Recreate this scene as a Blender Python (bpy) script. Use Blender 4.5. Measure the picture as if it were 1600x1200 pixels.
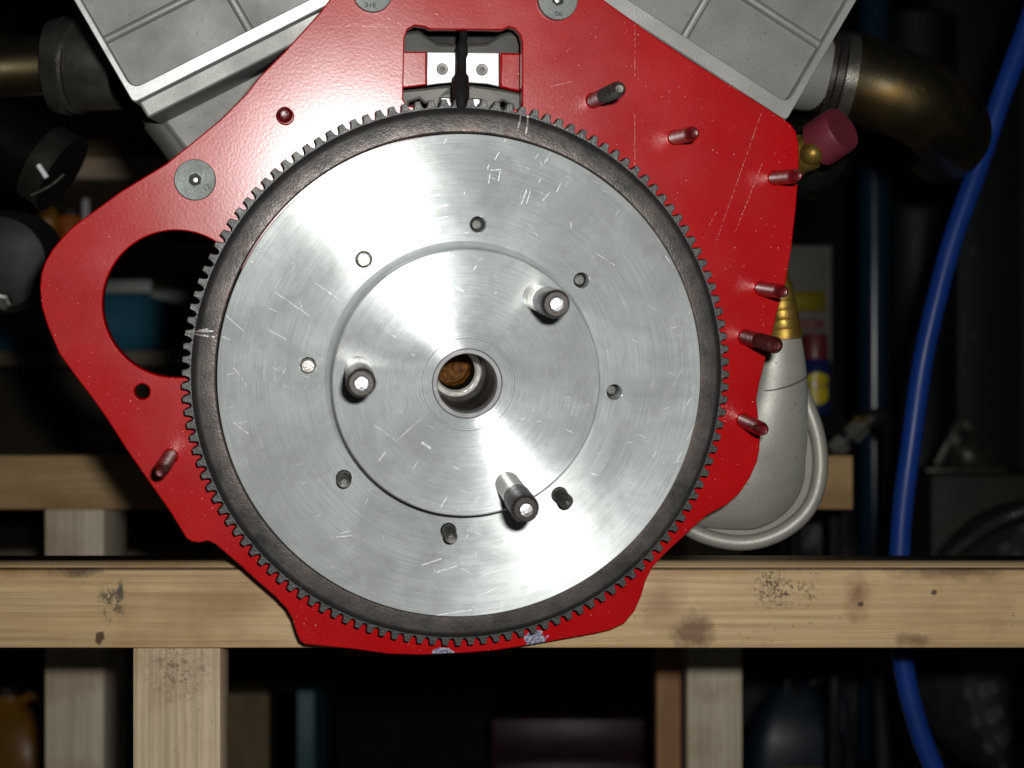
import bpy, bmesh, math, random
from mathutils import Vector, Matrix
R = math.radians
rnd = random.Random(7)
scene = bpy.context.scene
col = scene.collection
for o in list(bpy.data.objects):
    bpy.data.objects.remove(o)

# ------------------------------------------------------------------ camera
FPX, CAMH = 2500.0, 0.55
CAM = Vector((0, 0, CAMH))
cam = bpy.data.cameras.new('camera')
cam.sensor_width = 36.0
cam.lens = FPX / 1600 * 36.0
cam.clip_start = 0.01
cam.clip_end = 50
cam.dof.use_dof = True
cam.dof.focus_distance = 0.83
cam.dof.aperture_fstop = 8.0
camo = bpy.data.objects.new('camera', cam)
camo.location = CAM
camo.rotation_euler = (R(90), 0, 0)
col.objects.link(camo)
scene.camera = camo
# ------------------------------------------------------------------ light: the camera's own flash, beside the lens
world = bpy.data.worlds.new('World')
scene.world = world
world.use_nodes = True
world.node_tree.nodes['Background'].inputs[0].default_value = (0.75, 0.85, 1.0, 1)
world.node_tree.nodes['Background'].inputs[1].default_value = 0.006
fl = bpy.data.lights.new('camera_flash', 'AREA')
fl.shape = 'RECTANGLE'
fl.size, fl.size_y = 0.026, 0.016
fl.energy = 5.2
fl.color = (1.0, 0.985, 0.95)
flo = bpy.data.objects.new('camera_flash', fl)
flo.location = CAM + Vector((0.034, 0.0, 0.038))
flo.rotation_euler = (R(88), 0, R(2))
col.objects.link(flo)
vs = scene.view_settings
vs.view_transform = 'Standard'
vs.look = 'None'
vs.gamma = 1
vs.use_curve_mapping = False
vs.exposure = 0.0

# ------------------------------------------------------------------ frames of reference
def ray(u, v):
    return Vector(((u - 800) / FPX, 1.0, -(v - 600) / FPX))
def at(u, v, Z):
    return CAM + ray(u, v) * Z
HP = 0.83                                   # lens to back plate, along the crank axis
NIN = ray(500, 347).normalized()            # crank axis, pointing into the engine
EZ = -NIN
EX = (Vector((1, 0, 0)) - EZ * EZ.x).normalized()
EY = EZ.cross(EX)
O = CAM + NIN * HP + EX * 0.0709 - EY * 0.0789
ENG = Matrix(((EX.x, EY.x, EZ.x, O.x), (EX.y, EY.y, EZ.y, O.y), (EX.z, EY.z, EZ.z, O.z), (0, 0, 0, 1)))
ENGI = ENG.inverted()
def L(u, v, z=0.0):                         # a point of the engine, on the plane z of its own frame
    r = ray(u, v)
    p = CAM + r * ((HP - z) / r.dot(NIN))
    q = ENGI @ p
    return Vector((q.x, q.y, z))
def EP(u, v, Z):                            # a point at depth Z, in the engine's frame
    return ENGI @ at(u, v, Z)
def L2(pts, z):
    return [tuple(L(u, v, z).xy) for u, v in pts]

# ------------------------------------------------------------------ mesh helpers
def finish(me, smooth=35):
    if smooth:
        me.polygons.foreach_set('use_smooth', [True] * len(me.polygons))
        me.set_sharp_from_angle(angle=R(smooth))
        for p in me.polygons:
            if abs(p.normal.z) > 0.9995: p.use_smooth = False
    return me
def add(name, me, mats, parent=None, smooth=35):
    finish(me, smooth)
    if not isinstance(mats, (list, tuple)):
        mats = [mats]
    for m in mats:
        me.materials.append(m)
    o = bpy.data.objects.new(name, me)
    col.objects.link(o)
    if parent:
        o.parent = parent
    return o
def tag(o, label, cat=None, group=None, kind=None):
    if label: o['label'] = label
    if cat: o['category'] = cat
    if group: o['group'] = group
    if kind: o['kind'] = kind
    return o
def empty(name, loc=(0, 0, 0), parent=None):
    o = bpy.data.objects.new(name, None)
    o.location = loc
    o.empty_display_size = 0.05
    col.objects.link(o)
    if parent: o.parent = parent
    return o
def mesh(verts, faces):
    me = bpy.data.meshes.new('m')
    me.from_pydata([tuple(v) for v in verts], [], faces)
    bm = bmesh.new(); bm.from_mesh(me)
    bmesh.ops.recalc_face_normals(bm, faces=bm.faces)
    bm.to_mesh(me); bm.free()
    return me
def join(parts):                            # [(mesh, material index)] -> one mesh
    V, F, MI = [], [], []
    for me, mi in parts:
        b = len(V)
        V += [v.co.copy() for v in me.vertices]
        for p in me.polygons:
            F.append([b + i for i in p.vertices]); MI.append(mi)
    out = bpy.data.meshes.new('m')
    out.from_pydata(V, [], F)
    out.polygons.foreach_set('material_index', MI)
    return out
def xf(me, M):
    me.transform(M)
    return me
def shape(loops, z0, z1, bevel=0.0, res=1):
    cu = bpy.data.curves.new('c', 'CURVE')
    cu.dimensions = '2D'; cu.fill_mode = 'BOTH'
    for lp in loops:
        s = cu.splines.new('POLY'); s.points.add(len(lp) - 1)
        for p, q in zip(s.points, lp):
            p.co = (q[0], q[1], 0, 1)
        s.use_cyclic_u = True
    cu.extrude = max((z1 - z0) / 2 - bevel, 1e-5)
    cu.bevel_depth = bevel; cu.bevel_resolution = res
    cu.offset = -bevel
    ob = bpy.data.objects.new('c', cu); col.objects.link(ob)
    dg = bpy.context.evaluated_depsgraph_get(); dg.update()
    me = bpy.data.meshes.new_from_object(ob.evaluated_get(dg))
    bpy.data.objects.remove(ob); bpy.data.curves.remove(cu)
    me.transform(Matrix.Translation((0, 0, (z0 + z1) / 2)))
    bm = bmesh.new(); bm.from_mesh(me)
    bmesh.ops.remove_doubles(bm, verts=bm.verts, dist=1e-6)
    bm.to_mesh(me); bm.free()
    return me
def circle(cx, cy, r, n=48, a0=0.0):
    return [(cx + r * math.cos(a0 + 2 * math.pi * i / n), cy + r * math.sin(a0 + 2 * math.pi * i / n)) for i in range(n)]
def lathe(prof, n=96, closed=False):
    V, F = [], []
    m = len(prof)
    for i in range(n):
        a = 2 * math.pi * i / n
        for r, z in prof:
            V.append((r * math.cos(a), r * math.sin(a), z))
    for i in range(n):
        j = (i + 1) % n
        for k in range(m if closed else m - 1):
            l = (k + 1) % m
            F.append([i * m + k, j * m + k, j * m + l, i * m + l])
    me = mesh(V, F)
    bm = bmesh.new(); bm.from_mesh(me)
    bmesh.ops.remove_doubles(bm, verts=bm.verts, dist=1e-7)
    bmesh.ops.dissolve_degenerate(bm, dist=1e-8, edges=bm.edges)
    bmesh.ops.recalc_face_normals(bm, faces=bm.faces)
    bm.to_mesh(me); bm.free()
    return me
def catmull(pts, sub=8):
    P = [Vector(p) for p in pts]
    P = [P[0] * 2 - P[1]] + P + [P[-1] * 2 - P[-2]]
    out = []
    for i in range(1, len(P) - 2):
        for s in range(sub):
            t = s / sub
            a, b, c, d = P[i - 1:i + 3]
            out.append(0.5 * ((2 * b) + (c - a) * t + (2 * a - 5 * b + 4 * c - d) * t * t + (3 * b - a - 3 * c + d) * t ** 3))
    out.append(P[-2])
    return out
def tube(pts, rad, n=20, caps=True, closed=False):
    P = [Vector(p) for p in pts]
    N_ = len(P)
    rr = rad if isinstance(rad, (list, tuple)) else [rad] * N_
    V, F = [], []
    t = (P[1] - P[0]).normalized()
    ref = Vector((0, 0, 1)) if abs(t.z) < 0.9 else Vector((1, 0, 0))
    nrm = (ref - t * ref.dot(t)).normalized()
    for i in range(N_):
        if i == 0: tt = P[1] - P[0]
        elif i == N_ - 1: tt = P[-1] - P[-2]
        else: tt = P[i + 1] - P[i - 1]
        tt.normalize()
        nrm = (nrm - tt * nrm.dot(tt)).normalized()
        bn = tt.cross(nrm)
        for k in range(n):
            a = 2 * math.pi * k / n
            V.append(P[i] + (nrm * math.cos(a) + bn * math.sin(a)) * rr[i])
    for i in range(N_ - 1):
        for k in range(n):
            F.append([i * n + k, i * n + (k + 1) % n, (i + 1) * n + (k + 1) % n, (i + 1) * n + k])
    if caps:
        F.append(list(range(n))[::-1]); F.append([(N_ - 1) * n + k for k in range(n)])
    return mesh(V, F)
def rod(p, q, prof, n=24):                  # lathe of (distance along p->q, radius)
    p, q = Vector(p), Vector(q)
    d = (q - p).normalized()
    me = lathe([(r, s) for s, r in prof], n)
    return xf(me, Matrix.Translation(p) @ d.to_track_quat('Z', 'Y').to_matrix().to_4x4())
def box(x0, x1, y0, y1, z0, z1, bev=0.0):
    bm = bmesh.new()
    bmesh.ops.create_cube(bm, size=1)
    for v in bm.verts:
        v.co = (((x0 + x1) / 2) + v.co.x * (x1 - x0), ((y0 + y1) / 2) + v.co.y * (y1 - y0), ((z0 + z1) / 2) + v.co.z * (z1 - z0))
    if bev:
        bmesh.ops.bevel(bm, geom=bm.edges, offset=bev, segments=2, affect='EDGES', profile=0.5)
    me = bpy.data.meshes.new('m'); bm.to_mesh(me); bm.free()
    return me
def text_mesh(txt, size, M, depth=0.0):
    cu = bpy.data.curves.new('t', 'FONT'); cu.body = txt; cu.size = size
    cu.align_x = 'CENTER'; cu.align_y = 'CENTER'; cu.extrude = depth; cu.resolution_u = 3
    ob = bpy.data.objects.new('t', cu); col.objects.link(ob)
    dg = bpy.context.evaluated_depsgraph_get(); dg.update()
    me = bpy.data.meshes.new_from_object(ob.evaluated_get(dg))
    bpy.data.objects.remove(ob); bpy.data.curves.remove(cu)
    return xf(me, M)

# ------------------------------------------------------------------ material helpers
class NT:
    def __init__(s, name):
        s.m = bpy.data.materials.new(name); s.m.use_nodes = True
        s.t = s.m.node_tree
        s.b = s.t.nodes['Principled BSDF']
        s.o = s.t.nodes.new('ShaderNodeTexCoord').outputs['Object']
    def new(s, ty, **kw):
        n = s.t.nodes.new(ty)
        for k, v in kw.items(): setattr(n, k, v)
        return n
    def put(s, sock, v):
        if isinstance(v, bpy.types.NodeSocket): s.t.links.new(v, sock)
        elif isinstance(v, (tuple, list, Vector)):
            v = tuple(v)
            sock.default_value = v + (1,) if (len(v) == 3 and sock.type == 'RGBA') else v
        else: sock.default_value = v
    def bsdf(s, **kw):
        for k, v in kw.items(): s.put(s.b.inputs[k.replace('_', ' ')], v)
        return s
    def mth(s, op, a, b=0.0, c=None, clamp=False):
        n = s.new('ShaderNodeMath', operation=op, use_clamp=clamp)
        s.put(n.inputs[0], a); s.put(n.inputs[1], b)
        if c is not None: s.put(n.inputs[2], c)
        return n.outputs[0]
    def vec(s, op, a, b=(0, 0, 0), sc=None):
        n = s.new('ShaderNodeVectorMath', operation=op)
        s.put(n.inputs[0], a)
        if op not in ('LENGTH',): s.put(n.inputs[1], b)
        if sc is not None: s.put(n.inputs['Scale'], sc)
        return n.outputs['Value'] if op in ('LENGTH', 'DOT_PRODUCT', 'DISTANCE') else n.outputs[0]
    def noise(s, scale, detail=3, v=None, rough=0.55, dist=0.0):
        n = s.new('ShaderNodeTexNoise')
        s.put(n.inputs['Vector'], v if v is not None else s.o)
        n.inputs['Scale'].default_value = scale; n.inputs['Detail'].default_value = detail
        n.inputs['Roughness'].default_value = rough; n.inputs['Distortion'].default_value = dist
        return n.outputs['Fac']
    def rng(s, x, a, b, c=0.0, d=1.0):
        n = s.new('ShaderNodeMapRange'); n.clamp = True
        for i, q in enumerate((x, a, b, c, d)): s.put(n.inputs[i], q)
        return n.outputs[0]
    def mix(s, f, a, b):
        n = s.new('ShaderNodeMix', data_type='RGBA')
        s.put(n.inputs['Factor'], f); s.put(n.inputs['A'], a); s.put(n.inputs['B'], b)
        return [q for q in n.outputs if q.type == 'RGBA'][0]
    def bump(s, h, strength=0.3, dist=0.001, nrm=None):
        n = s.new('ShaderNodeBump')
        n.inputs['Strength'].default_value = strength; n.inputs['Distance'].default_value = dist
        s.put(n.inputs['Height'], h)
        if nrm is not None: s.put(n.inputs['Normal'], nrm)
        return n.outputs[0]
    def stretch(s, sc):
        return s.vec('MULTIPLY', s.o, sc)
    def seg(s, a, b, w, v=None):            # mask of a thin straight mark from a to b
        a, b = Vector(a), Vector(b); d = b - a; ln = d.length; d.normalize()
        p = s.vec('SUBTRACT', v or s.o, a)
        t = s.mth('MINIMUM', s.mth('MAXIMUM', s.vec('DOT_PRODUCT', p, d), 0.0), ln)
        q = s.vec('SCALE', tuple(d), sc=t)
        return s.mth('LESS_THAN', s.vec('DISTANCE', p, q), w)
    def marks(s, segs, v=None):
        out = None
        for a, b, w in segs:
            m = s.seg(a, b, w, v)
            out = m if out is None else s.mth('MAXIMUM', out, m)
        return out
    def blob(s, c, rx, n_scale, n_amt=0.7, soft=0.5):
        d = s.vec('LENGTH', s.vec('DIVIDE', s.vec('SUBTRACT', s.o, c), rx))
        d = s.mth('ADD', d, s.mth('MULTIPLY', s.mth('SUBTRACT', s.noise(n_scale, 4), 0.5), n_amt * 2))
        return s.rng(d, 1.0, 1.0 - soft)

def plain(name, c, rough=0.5, metallic=0.0, var=0.25, nscale=60.0, bump=0.15, bscale=None, spec=0.5, coat=0.0):
    k = NT(name)
    n = k.noise(nscale, 4)
    cc = k.mix(k.rng(n, 0.3, 0.7), tuple(x * (1 - var) for x in c), tuple(min(x * (1 + var), 1) for x in c))
    k.bsdf(Base_Color=cc, Roughness=k.rng(k.noise(nscale * 0.6, 3), 0.3, 0.7, max(rough - 0.08, 0.03), min(rough + 0.1, 1)), Metallic=metallic)
    k.b.inputs['Specular IOR Level'].default_value = spec
    k.b.inputs['Coat Weight'].default_value = coat
    if bump: k.bsdf(Normal=k.bump(k.noise(bscale or nscale * 8, 3), bump, 0.0006))
    return k.m

# red paint with orange peel, dust nibs, hairline scratches and two chips
def mat_red():
    k = NT('red_paint')
    segs = [((992, 30), (992, 120)), ((992, 178), (992, 262)), ((1189, 178), (1120, 375)), ((1191, 256), (1149, 362)),
            ((540, 40), (612, 42)), ((603, 26), (634, 43)), ((861, 135), (895, 127)), ((545, 37), (600, 38)),
            ((494, 92), (488, 104)), ((612, 78), (630, 88)), ((1120, 330), (1108, 352))]
    segs = [(L(*a), L(*b), 0.00012) for a, b in segs]
    mk = k.mth('MULTIPLY', k.marks(segs), k.rng(k.noise(700, 3), 0.42, 0.66))
    nib = k.mth('MULTIPLY', k.rng(k.noise(800, 1), 0.745, 0.775), k.rng(k.noise(40, 2), 0.40, 0.55))
    grime = k.rng(k.noise(22, 5), 0.35, 0.75)
    base = k.mix(grime, (0.53, 0.0012, 0.003), (0.44, 0.0012, 0.004))
    base = k.mix(k.mth('MAXIMUM', mk, nib), base, (0.85, 0.55, 0.52))
    chip = k.mth('MAXIMUM', k.blob(L(691, 1019), (0.0062, 0.0026, 0.02), 260, 0.6, 0.12),
                 k.mth('MAXIMUM', k.blob(L(836, 1000), (0.0062, 0.0050, 0.02), 300, 0.8, 0.12), k.blob(L(822, 186), (0.003, 0.002, 0.02), 300, 0.5, 0.1)))
    base = k.mix(chip, base, k.mix(k.rng(k.noise(700, 3), 0.4, 0.6), (0.12, 0.13, 0.28), (0.55, 0.56, 0.62)))
    peel = k.noise(620, 2, rough=0.5)
    fine = k.noise(1900, 2)
    h = k.mth('ADD', k.mth('ADD', k.mth('MULTIPLY', peel, 0.7), k.mth('MULTIPLY', fine, 0.16)), k.mth('MULTIPLY', k.mth('MAXIMUM', nib, mk), 1.2))
    nr = k.bump(h, 0.09, 0.0004)
    k.bsdf(Base_Color=base, Roughness=0.5, Metallic=k.mth('MULTIPLY', chip, 0.5), Normal=nr, Coat_Weight=1.0, Coat_Roughness=k.rng(k.noise(30, 4), 0.3, 0.7, 0.21, 0.265), Coat_IOR=1.65, Coat_Normal=nr)
    k.b.inputs['Specular IOR Level'].default_value = 0.0
    return k.m

ANISO_ROT = 0.25
def mat_alu(name, segs, tint=(0.74, 0.785, 0.78), seed=0.0):
    k = NT(name)
    x = k.new('ShaderNodeSeparateXYZ'); k.t.links.new(k.o, x.inputs[0])
    r = k.vec('LENGTH', k.vec('MULTIPLY', k.o, (1, 1, 0)))
    th = k.mth('ARCTAN2', x.outputs[1], x.outputs[0])
    cv = k.new('ShaderNodeCombineXYZ')
    k.put(cv.inputs[0], k.mth('MULTIPLY', r, 1250.0)); k.put(cv.inputs[1], k.mth('MULTIPLY', th, 3.0)); k.put(cv.inputs[2], seed)
    turn = k.noise(1.0, 4, cv.outputs[0], 0.6)
    cw = k.new('ShaderNodeCombineXYZ')
    k.put(cw.inputs[0], k.mth('MULTIPLY', r, 330.0)); k.put(cw.inputs[1], k.mth('MULTIPLY', th, 1.2)); k.put(cw.inputs[2], seed + 3)
    wide = k.noise(1.0, 3, cw.outputs[0], 0.6)
    blot = k.noise(26, 5, rough=0.6, dist=0.6)
    smut = k.noise(95, 4, rough=0.65)
    base = k.mix(k.rng(blot, 0.36, 0.62), tuple(c * 0.72 for c in tint), tint)
    base = k.mix(k.mth('MULTIPLY', k.rng(turn, 0.35, 0.66), 0.58), base, (0.44, 0.48, 0.47))
    base = k.mix(k.mth('MULTIPLY', k.rng(smut, 0.56, 0.74), 0.40), base, (0.36, 0.37, 0.36))
    # short random hairlines, several directions
    hair = None
    for i, (ang, mask) in enumerate(((12, 21), (-24, 33), (58, 29), (-70, 37))):
        c, s_ = math.cos(R(ang)), math.sin(R(ang))
        ca = k.new('ShaderNodeCombineXYZ')
        k.put(ca.inputs[0], k.mth('MULTIPLY', k.vec('DOT_PRODUCT', k.o, (c, s_, 0)), 75.0))
        k.put(ca.inputs[1], k.mth('MULTIPLY', k.vec('DOT_PRODUCT', k.o, (-s_, c, 0)), 1500.0))
        k.put(ca.inputs[2], 7.3 * i + seed)
        n = k.mth('MULTIPLY', k.rng(k.noise(1.0, 1, ca.outputs[0]), 0.755, 0.80), k.rng(k.noise(mask, 2), 0.50, 0.60))
        hair = n if hair is None else k.mth('MAXIMUM', hair, n)
    if segs:
        hair = k.mth('MAXIMUM', hair, k.mth('MULTIPLY', k.marks(segs), k.rng(k.noise(380, 3), 0.36, 0.62)))
    base = k.mix(k.mth('MULTIPLY', hair, 0.9), base, (1, 1, 1))
    rough = k.mth('ADD', k.rng(blot, 0.3, 0.7, 0.25, 0.34), k.mth('MULTIPLY', k.mth('SUBTRACT', wide, 0.5), 0.12))
    rough = k.mth('ADD', rough, k.mth('MULTIPLY', hair, 0.4))
    h = k.mth('ADD', k.mth('MULTIPLY', turn, 0.8), k.mth('MULTIPLY', hair, 1.5))
    h = k.mth('ADD', h, k.mth('MULTIPLY', wide, 0.6))
    nr = k.bump(h, 0.09, 0.0004)
    tn = k.new('ShaderNodeTangent', direction_type='RADIAL', axis='Z')
    k.bsdf(Base_Color=base, Metallic=k.mth('SUBTRACT', 0.30, k.mth('MULTIPLY', hair, 0.2)), Roughness=rough, Normal=nr, Anisotropic=0.97, Anisotropic_Rotation=ANISO_ROT, Tangent=tn.outputs[0])
    k.b.inputs['Specular IOR Level'].default_value = 0.2
    return k.m

def mat_gear():
    k = NT('ring_gear_steel')
    r = k.vec('LENGTH', k.vec('MULTIPLY', k.o, (1, 1, 0)))
    n = k.noise(55, 6, rough=0.7); n2 = k.noise(260, 5, rough=0.7)
    base = k.mix(k.rng(n, 0.35, 0.65), (0.10, 0.098, 0.094), (0.26, 0.25, 0.24))
    base = k.mix(k.mth('MULTIPLY', k.rng(n2, 0.5, 0.68), 0.55), base, (0.05, 0.048, 0.046))
    rust = k.mth('MULTIPLY', k.rng(r, 0.1345, 0.1245), k.rng(k.mth('ADD', k.mth('MULTIPLY', n, 0.6), k.mth('MULTIPLY', n2, 0.4)), 0.40, 0.60))
    base = k.mix(k.mth('MULTIPLY', rust, 0.5), base, (0.20, 0.115, 0.085))
    base = k.mix(k.rng(r, 0.1325, 0.1345, 0, 0.85), base, (0.060, 0.064, 0.062))
    z = 0.019
    sg = [(L(304, 518, z), L(333, 517, z)), (L(304, 522, z), L(335, 526, z)), (L(826, 180, z), L(821, 208, z)), (L(814, 181, z), L(808, 203, z)), (L(311, 516, z), L(325, 514, z))]
    mk = k.marks([(a, b, 0.0004) for a, b in sg], k.vec('ADD', k.vec('MULTIPLY', k.o, (1, 1, 0)), (0, 0, z)))
    mk = k.mth('MULTIPLY', mk, k.rng(k.noise(500, 2), 0.35, 0.5))
    base = k.mix(mk, base, (0.9, 0.85, 0.85))
    k.bsdf(Base_Color=base, Metallic=0.6, Roughness=k.rng(n2, 0.3, 0.7, 0.33, 0.55), Normal=k.bump(k.mth('ADD', n2, k.noise(900, 3)), 0.35, 0.0006))
    return k.m

def mat_cast(name, c, metallic=0.5, rough=0.55, dirt=0.4):
    k = NT(name)
    n = k.noise(30, 5); g = k.noise(1100, 3, rough=0.6); sp = k.noise(420, 3)
    base = k.mix(k.rng(n, 0.35, 0.7), c, tuple(x * 0.75 for x in c))
    base = k.mix(k.mth('MULTIPLY', k.rng(g, 0.35, 0.7), 0.35), base, tuple(x * 0.6 for x in c))
    base = k.mix(k.mth('MULTIPLY', k.rng(sp, 0.64, 0.74), dirt), base, (0.06, 0.055, 0.045))
    k.bsdf(Base_Color=base, Metallic=metallic, Roughness=k.rng(n, 0.3, 0.7, rough - 0.06, rough + 0.08), Normal=k.bump(g, 0.16, 0.0005))
    return k.m

def mat_wood(name, axis, stains=(), c0=(0.50, 0.36, 0.20), c1=(0.62, 0.49, 0.30), seed=0.0):
    k = NT(name)
    sc = [430.0, 430.0, 430.0]; sc[axis] = 9.0
    off = k.vec('ADD', k.stretch(tuple(sc)), (seed, seed * 1.7, seed * 0.6))
    gr = k.noise(1.0, 5, off, 0.65, 0.25)
    sc2 = [28.0] * 3; sc2[axis] = 2.0
    band = k.noise(1.0, 4, k.vec('ADD', k.stretch(tuple(sc2)), (seed, 3, seed)), 0.6, 1.6)
    base = k.mix(k.rng(band, 0.3, 0.7), c0, c1)
    base = k.mix(k.mth('MULTIPLY', k.rng(gr, 0.40, 0.68), 0.62), base, tuple(x * 0.52 for x in c0))
    blot = k.noise(17, 5, k.vec('ADD', k.o, (seed, 0, 0)), 0.6)
    base = k.mix(k.mth('MULTIPLY', k.rng(blot, 0.50, 0.72), 0.55), base, (0.30, 0.155, 0.07))
    dirt = k.mth('MULTIPLY', k.rng(k.noise(300, 4, rough=0.75), 0.60, 0.68), k.rng(k.noise(24, 3, k.vec('ADD', k.o, (0, seed, 0))), 0.50, 0.66))
    base = k.mix(k.mth('MULTIPLY', dirt, 0.75), base, (0.035, 0.032, 0.022))
    for (c, rx, colr, ns, amt, soft, spk) in stains:
        m = k.blob(c, rx, ns, amt, soft)
        if spk: m = k.mth('MULTIPLY', m, k.rng(k.noise(spk, 3, rough=0.7), 0.50, 0.58))
        base = k.mix(k.mth('MULTIPLY', m, 0.85), base, colr)
    k.bsdf(Base_Color=base, Roughness=k.rng(gr, 0.3, 0.7, 0.5, 0.68), Normal=k.bump(k.mth('ADD', gr, k.mth('MULTIPLY', k.noise(500, 3), 0.4)), 0.30, 0.0008))
    k.b.inputs['Specular IOR Level'].default_value = 0.4
    return k.m

def mat_heat(name):
    k = NT(name)
    n = k.noise(38, 4, dist=0.5); n2 = k.noise(16, 3)
    base = k.mix(k.rng(n2, 0.35, 0.65), (0.075, 0.058, 0.024), (0.045, 0.040, 0.032))
    base = k.mix(k.mth('MULTIPLY', k.rng(n, 0.5, 0.72), 0.6), base, (0.16, 0.085, 0.02))
    k.bsdf(Base_Color=base, Metallic=0.9, Roughness=k.rng(n, 0.3, 0.7, 0.36, 0.5), Normal=k.bump(k.noise(500, 3), 0.12, 0.0005))
    return k.m

RED = mat_red()
RED_PART = plain('red_overspray', (0.30, 0.012, 0.016), 0.34, 0.15, 0.35, 500, 0.2, 900)
ALU_SEGS_PX = [((823, 297), (815, 319)), ((829, 299), (823, 318)), ((860, 300), (848, 314)), ((879, 281), (870, 300)), ((892, 347), (893, 359)),
    ((826, 350), (840, 369)), ((764, 258), (762, 264)), ((518, 840), (550, 837)), ((660, 883), (690, 873)), ((683, 894), (713, 885)), ((753, 900), (773, 894)),
    ((747, 932), (777, 919)), ((680, 962), (737, 953)), ((350, 490), (380, 517)), ((362, 570), (385, 602)), ((430, 457), (484, 494)),
    ((494, 443), (535, 472)), ((420, 516), (447, 530)), ((766, 272), (764, 286)), ((782, 268), (779, 282)), ((768, 266), (783, 265)),
    ((1068, 640), (1080, 622)), ((1072, 690), (1085, 664)), ((1058, 720), (1064, 708)), ((930, 395), (960, 414)), ((365, 660), (388, 678)), ((455, 728), (470, 725)), ((1040, 400), (1052, 418))]
ZD, ZB, ZT = 0.0275, 0.0515, 0.0165
ALU = mat_alu('turned_aluminium', [(L(*a, ZD), L(*b, ZD), 0.00019) for a, b in ALU_SEGS_PX])
ALU_BOSS = mat_alu('turned_aluminium_boss', [(L(584, 664, ZB), L(618, 688, ZB), 0.0002), (L(618, 690, ZB), L(665, 648, ZB), 0.0002), (L(592, 720, ZB), L(602, 707, ZB), 0.0003),
                                             (L(520, 560, ZB), (L(545, 540, ZB)), 0.0002), (L(660, 692, ZB), L(672, 700, ZB), 0.0005)], (0.74, 0.785, 0.79), 5.0)
GEAR = mat_gear()
CAST = mat_cast('cast_aluminium', (0.42, 0.42, 0.40), 0.45, 0.52, 0.3)
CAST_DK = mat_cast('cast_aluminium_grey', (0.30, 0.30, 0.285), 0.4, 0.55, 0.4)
CAST_PUMP = mat_cast('cast_pump', (0.43, 0.42, 0.375), 0.35, 0.44, 0.7)
CAST_WEB = mat_cast('cast_web', (0.16, 0.155, 0.14), 0.3, 0.5, 0.8)
CAST_DIRTY = mat_cast('cast_iron_dirty', (0.11, 0.105, 0.095), 0.25, 0.6, 0.7)
MACH = plain('machined_rim', (0.62, 0.63, 0.62), 0.36, 0.45, 0.12, 120, 0.06, 600)
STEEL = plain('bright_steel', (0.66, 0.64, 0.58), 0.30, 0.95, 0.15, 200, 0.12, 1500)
NIB = plain('stud_nib', (0.72, 0.73, 0.76), 0.34, 0.95, 0.3, 420, 0.5, 700)
DARK_STEEL = plain('blackened_steel', (0.045, 0.038, 0.034), 0.40, 0.6, 0.3, 300, 0.25, 1400)
PIN = plain('pin_steel', (0.36, 0.345, 0.31), 0.38, 0.8, 0.4, 420, 0.35, 1200)
PIN_DK = plain('pin_dark', (0.13, 0.125, 0.115), 0.42, 0.7, 0.4, 420, 0.35, 1200)
PIN_HOLE = plain('pin_recessed', (0.16, 0.155, 0.145), 0.5, 0.2, 0.3, 420, 0.3, 1200)
BOLT = plain('zinc_bolt', (0.19, 0.21, 0.20), 0.50, 0.35, 0.22, 260, 0.2, 900)
MARK = plain('stamped_mark', (0.03, 0.032, 0.034), 0.6, 0.2, 0.1)
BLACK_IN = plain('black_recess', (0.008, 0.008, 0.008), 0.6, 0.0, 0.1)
STUD_RED = plain('stud_red_paint', (0.13, 0.006, 0.008), 0.26, 0.0, 0.3, 220, 0.35, 700, 0.6, 0.3)
STUD_DKRED = plain('stud_dark_red', (0.09, 0.012, 0.012), 0.34, 0.35, 0.4, 260, 0.3, 900)
OIL = plain('oily_bore', (0.010, 0.0075, 0.005), 0.38, 0.0, 0.6, 150, 0.3, 500)
BRONZE = plain('oiled_bush', (0.92, 0.86, 0.76), 0.3, 0.4, 0.25, 260, 0.5, 500)
GREASE = plain('brown_grease', (0.13, 0.048, 0.007), 0.55, 0.0, 0.8, 420, 0.9, 500, 0.1)
RUBBER = plain('black_rubber', (0.016, 0.017, 0.017), 0.5, 0.0, 0.3, 120, 0.15, 800)
BRASS = plain('brass', (0.40, 0.26, 0.055), 0.45, 0.8, 0.3, 120, 0.25, 700)
CAP_RED = plain('red_plastic_cap', (0.15, 0.022, 0.034), 0.42, 0.0, 0.15, 90, 0.1)
HEAT = mat_heat('heat_tinted_pipe')
PIPE_DK = plain('dark_pipe', (0.009, 0.0085, 0.0075), 0.30, 0.7, 0.4, 40, 0.15, 500)
FLANGE = plain('flange_steel', (0.22, 0.205, 0.175), 0.32, 0.85, 0.3, 80, 0.25, 700)
# ==================================================================== setting
CONC = plain('dark_concrete', (0.045, 0.043, 0.04), 0.75, 0.0, 0.4, 12, 0.3, 90)
floor = tag(add('floor', box(-4, 4, -1.5, 4.2, -0.1, 0.0), CONC), None, kind='structure')
WALL = plain('dark_board_wall', (0.02, 0.024, 0.028), 0.8, 0.0, 0.3, 8, 0.2, 60)
wall = tag(add('wall', box(-4, 4, 3.6, 3.7, 0.0, 2.6), WALL), None, kind='structure')

# ==================================================================== engine
engine = empty('engine')
engine.matrix_world = ENG
tag(engine, 'engine with red back plate and toothed aluminium flywheel standing on wooden crate beams', 'engine')

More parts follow.
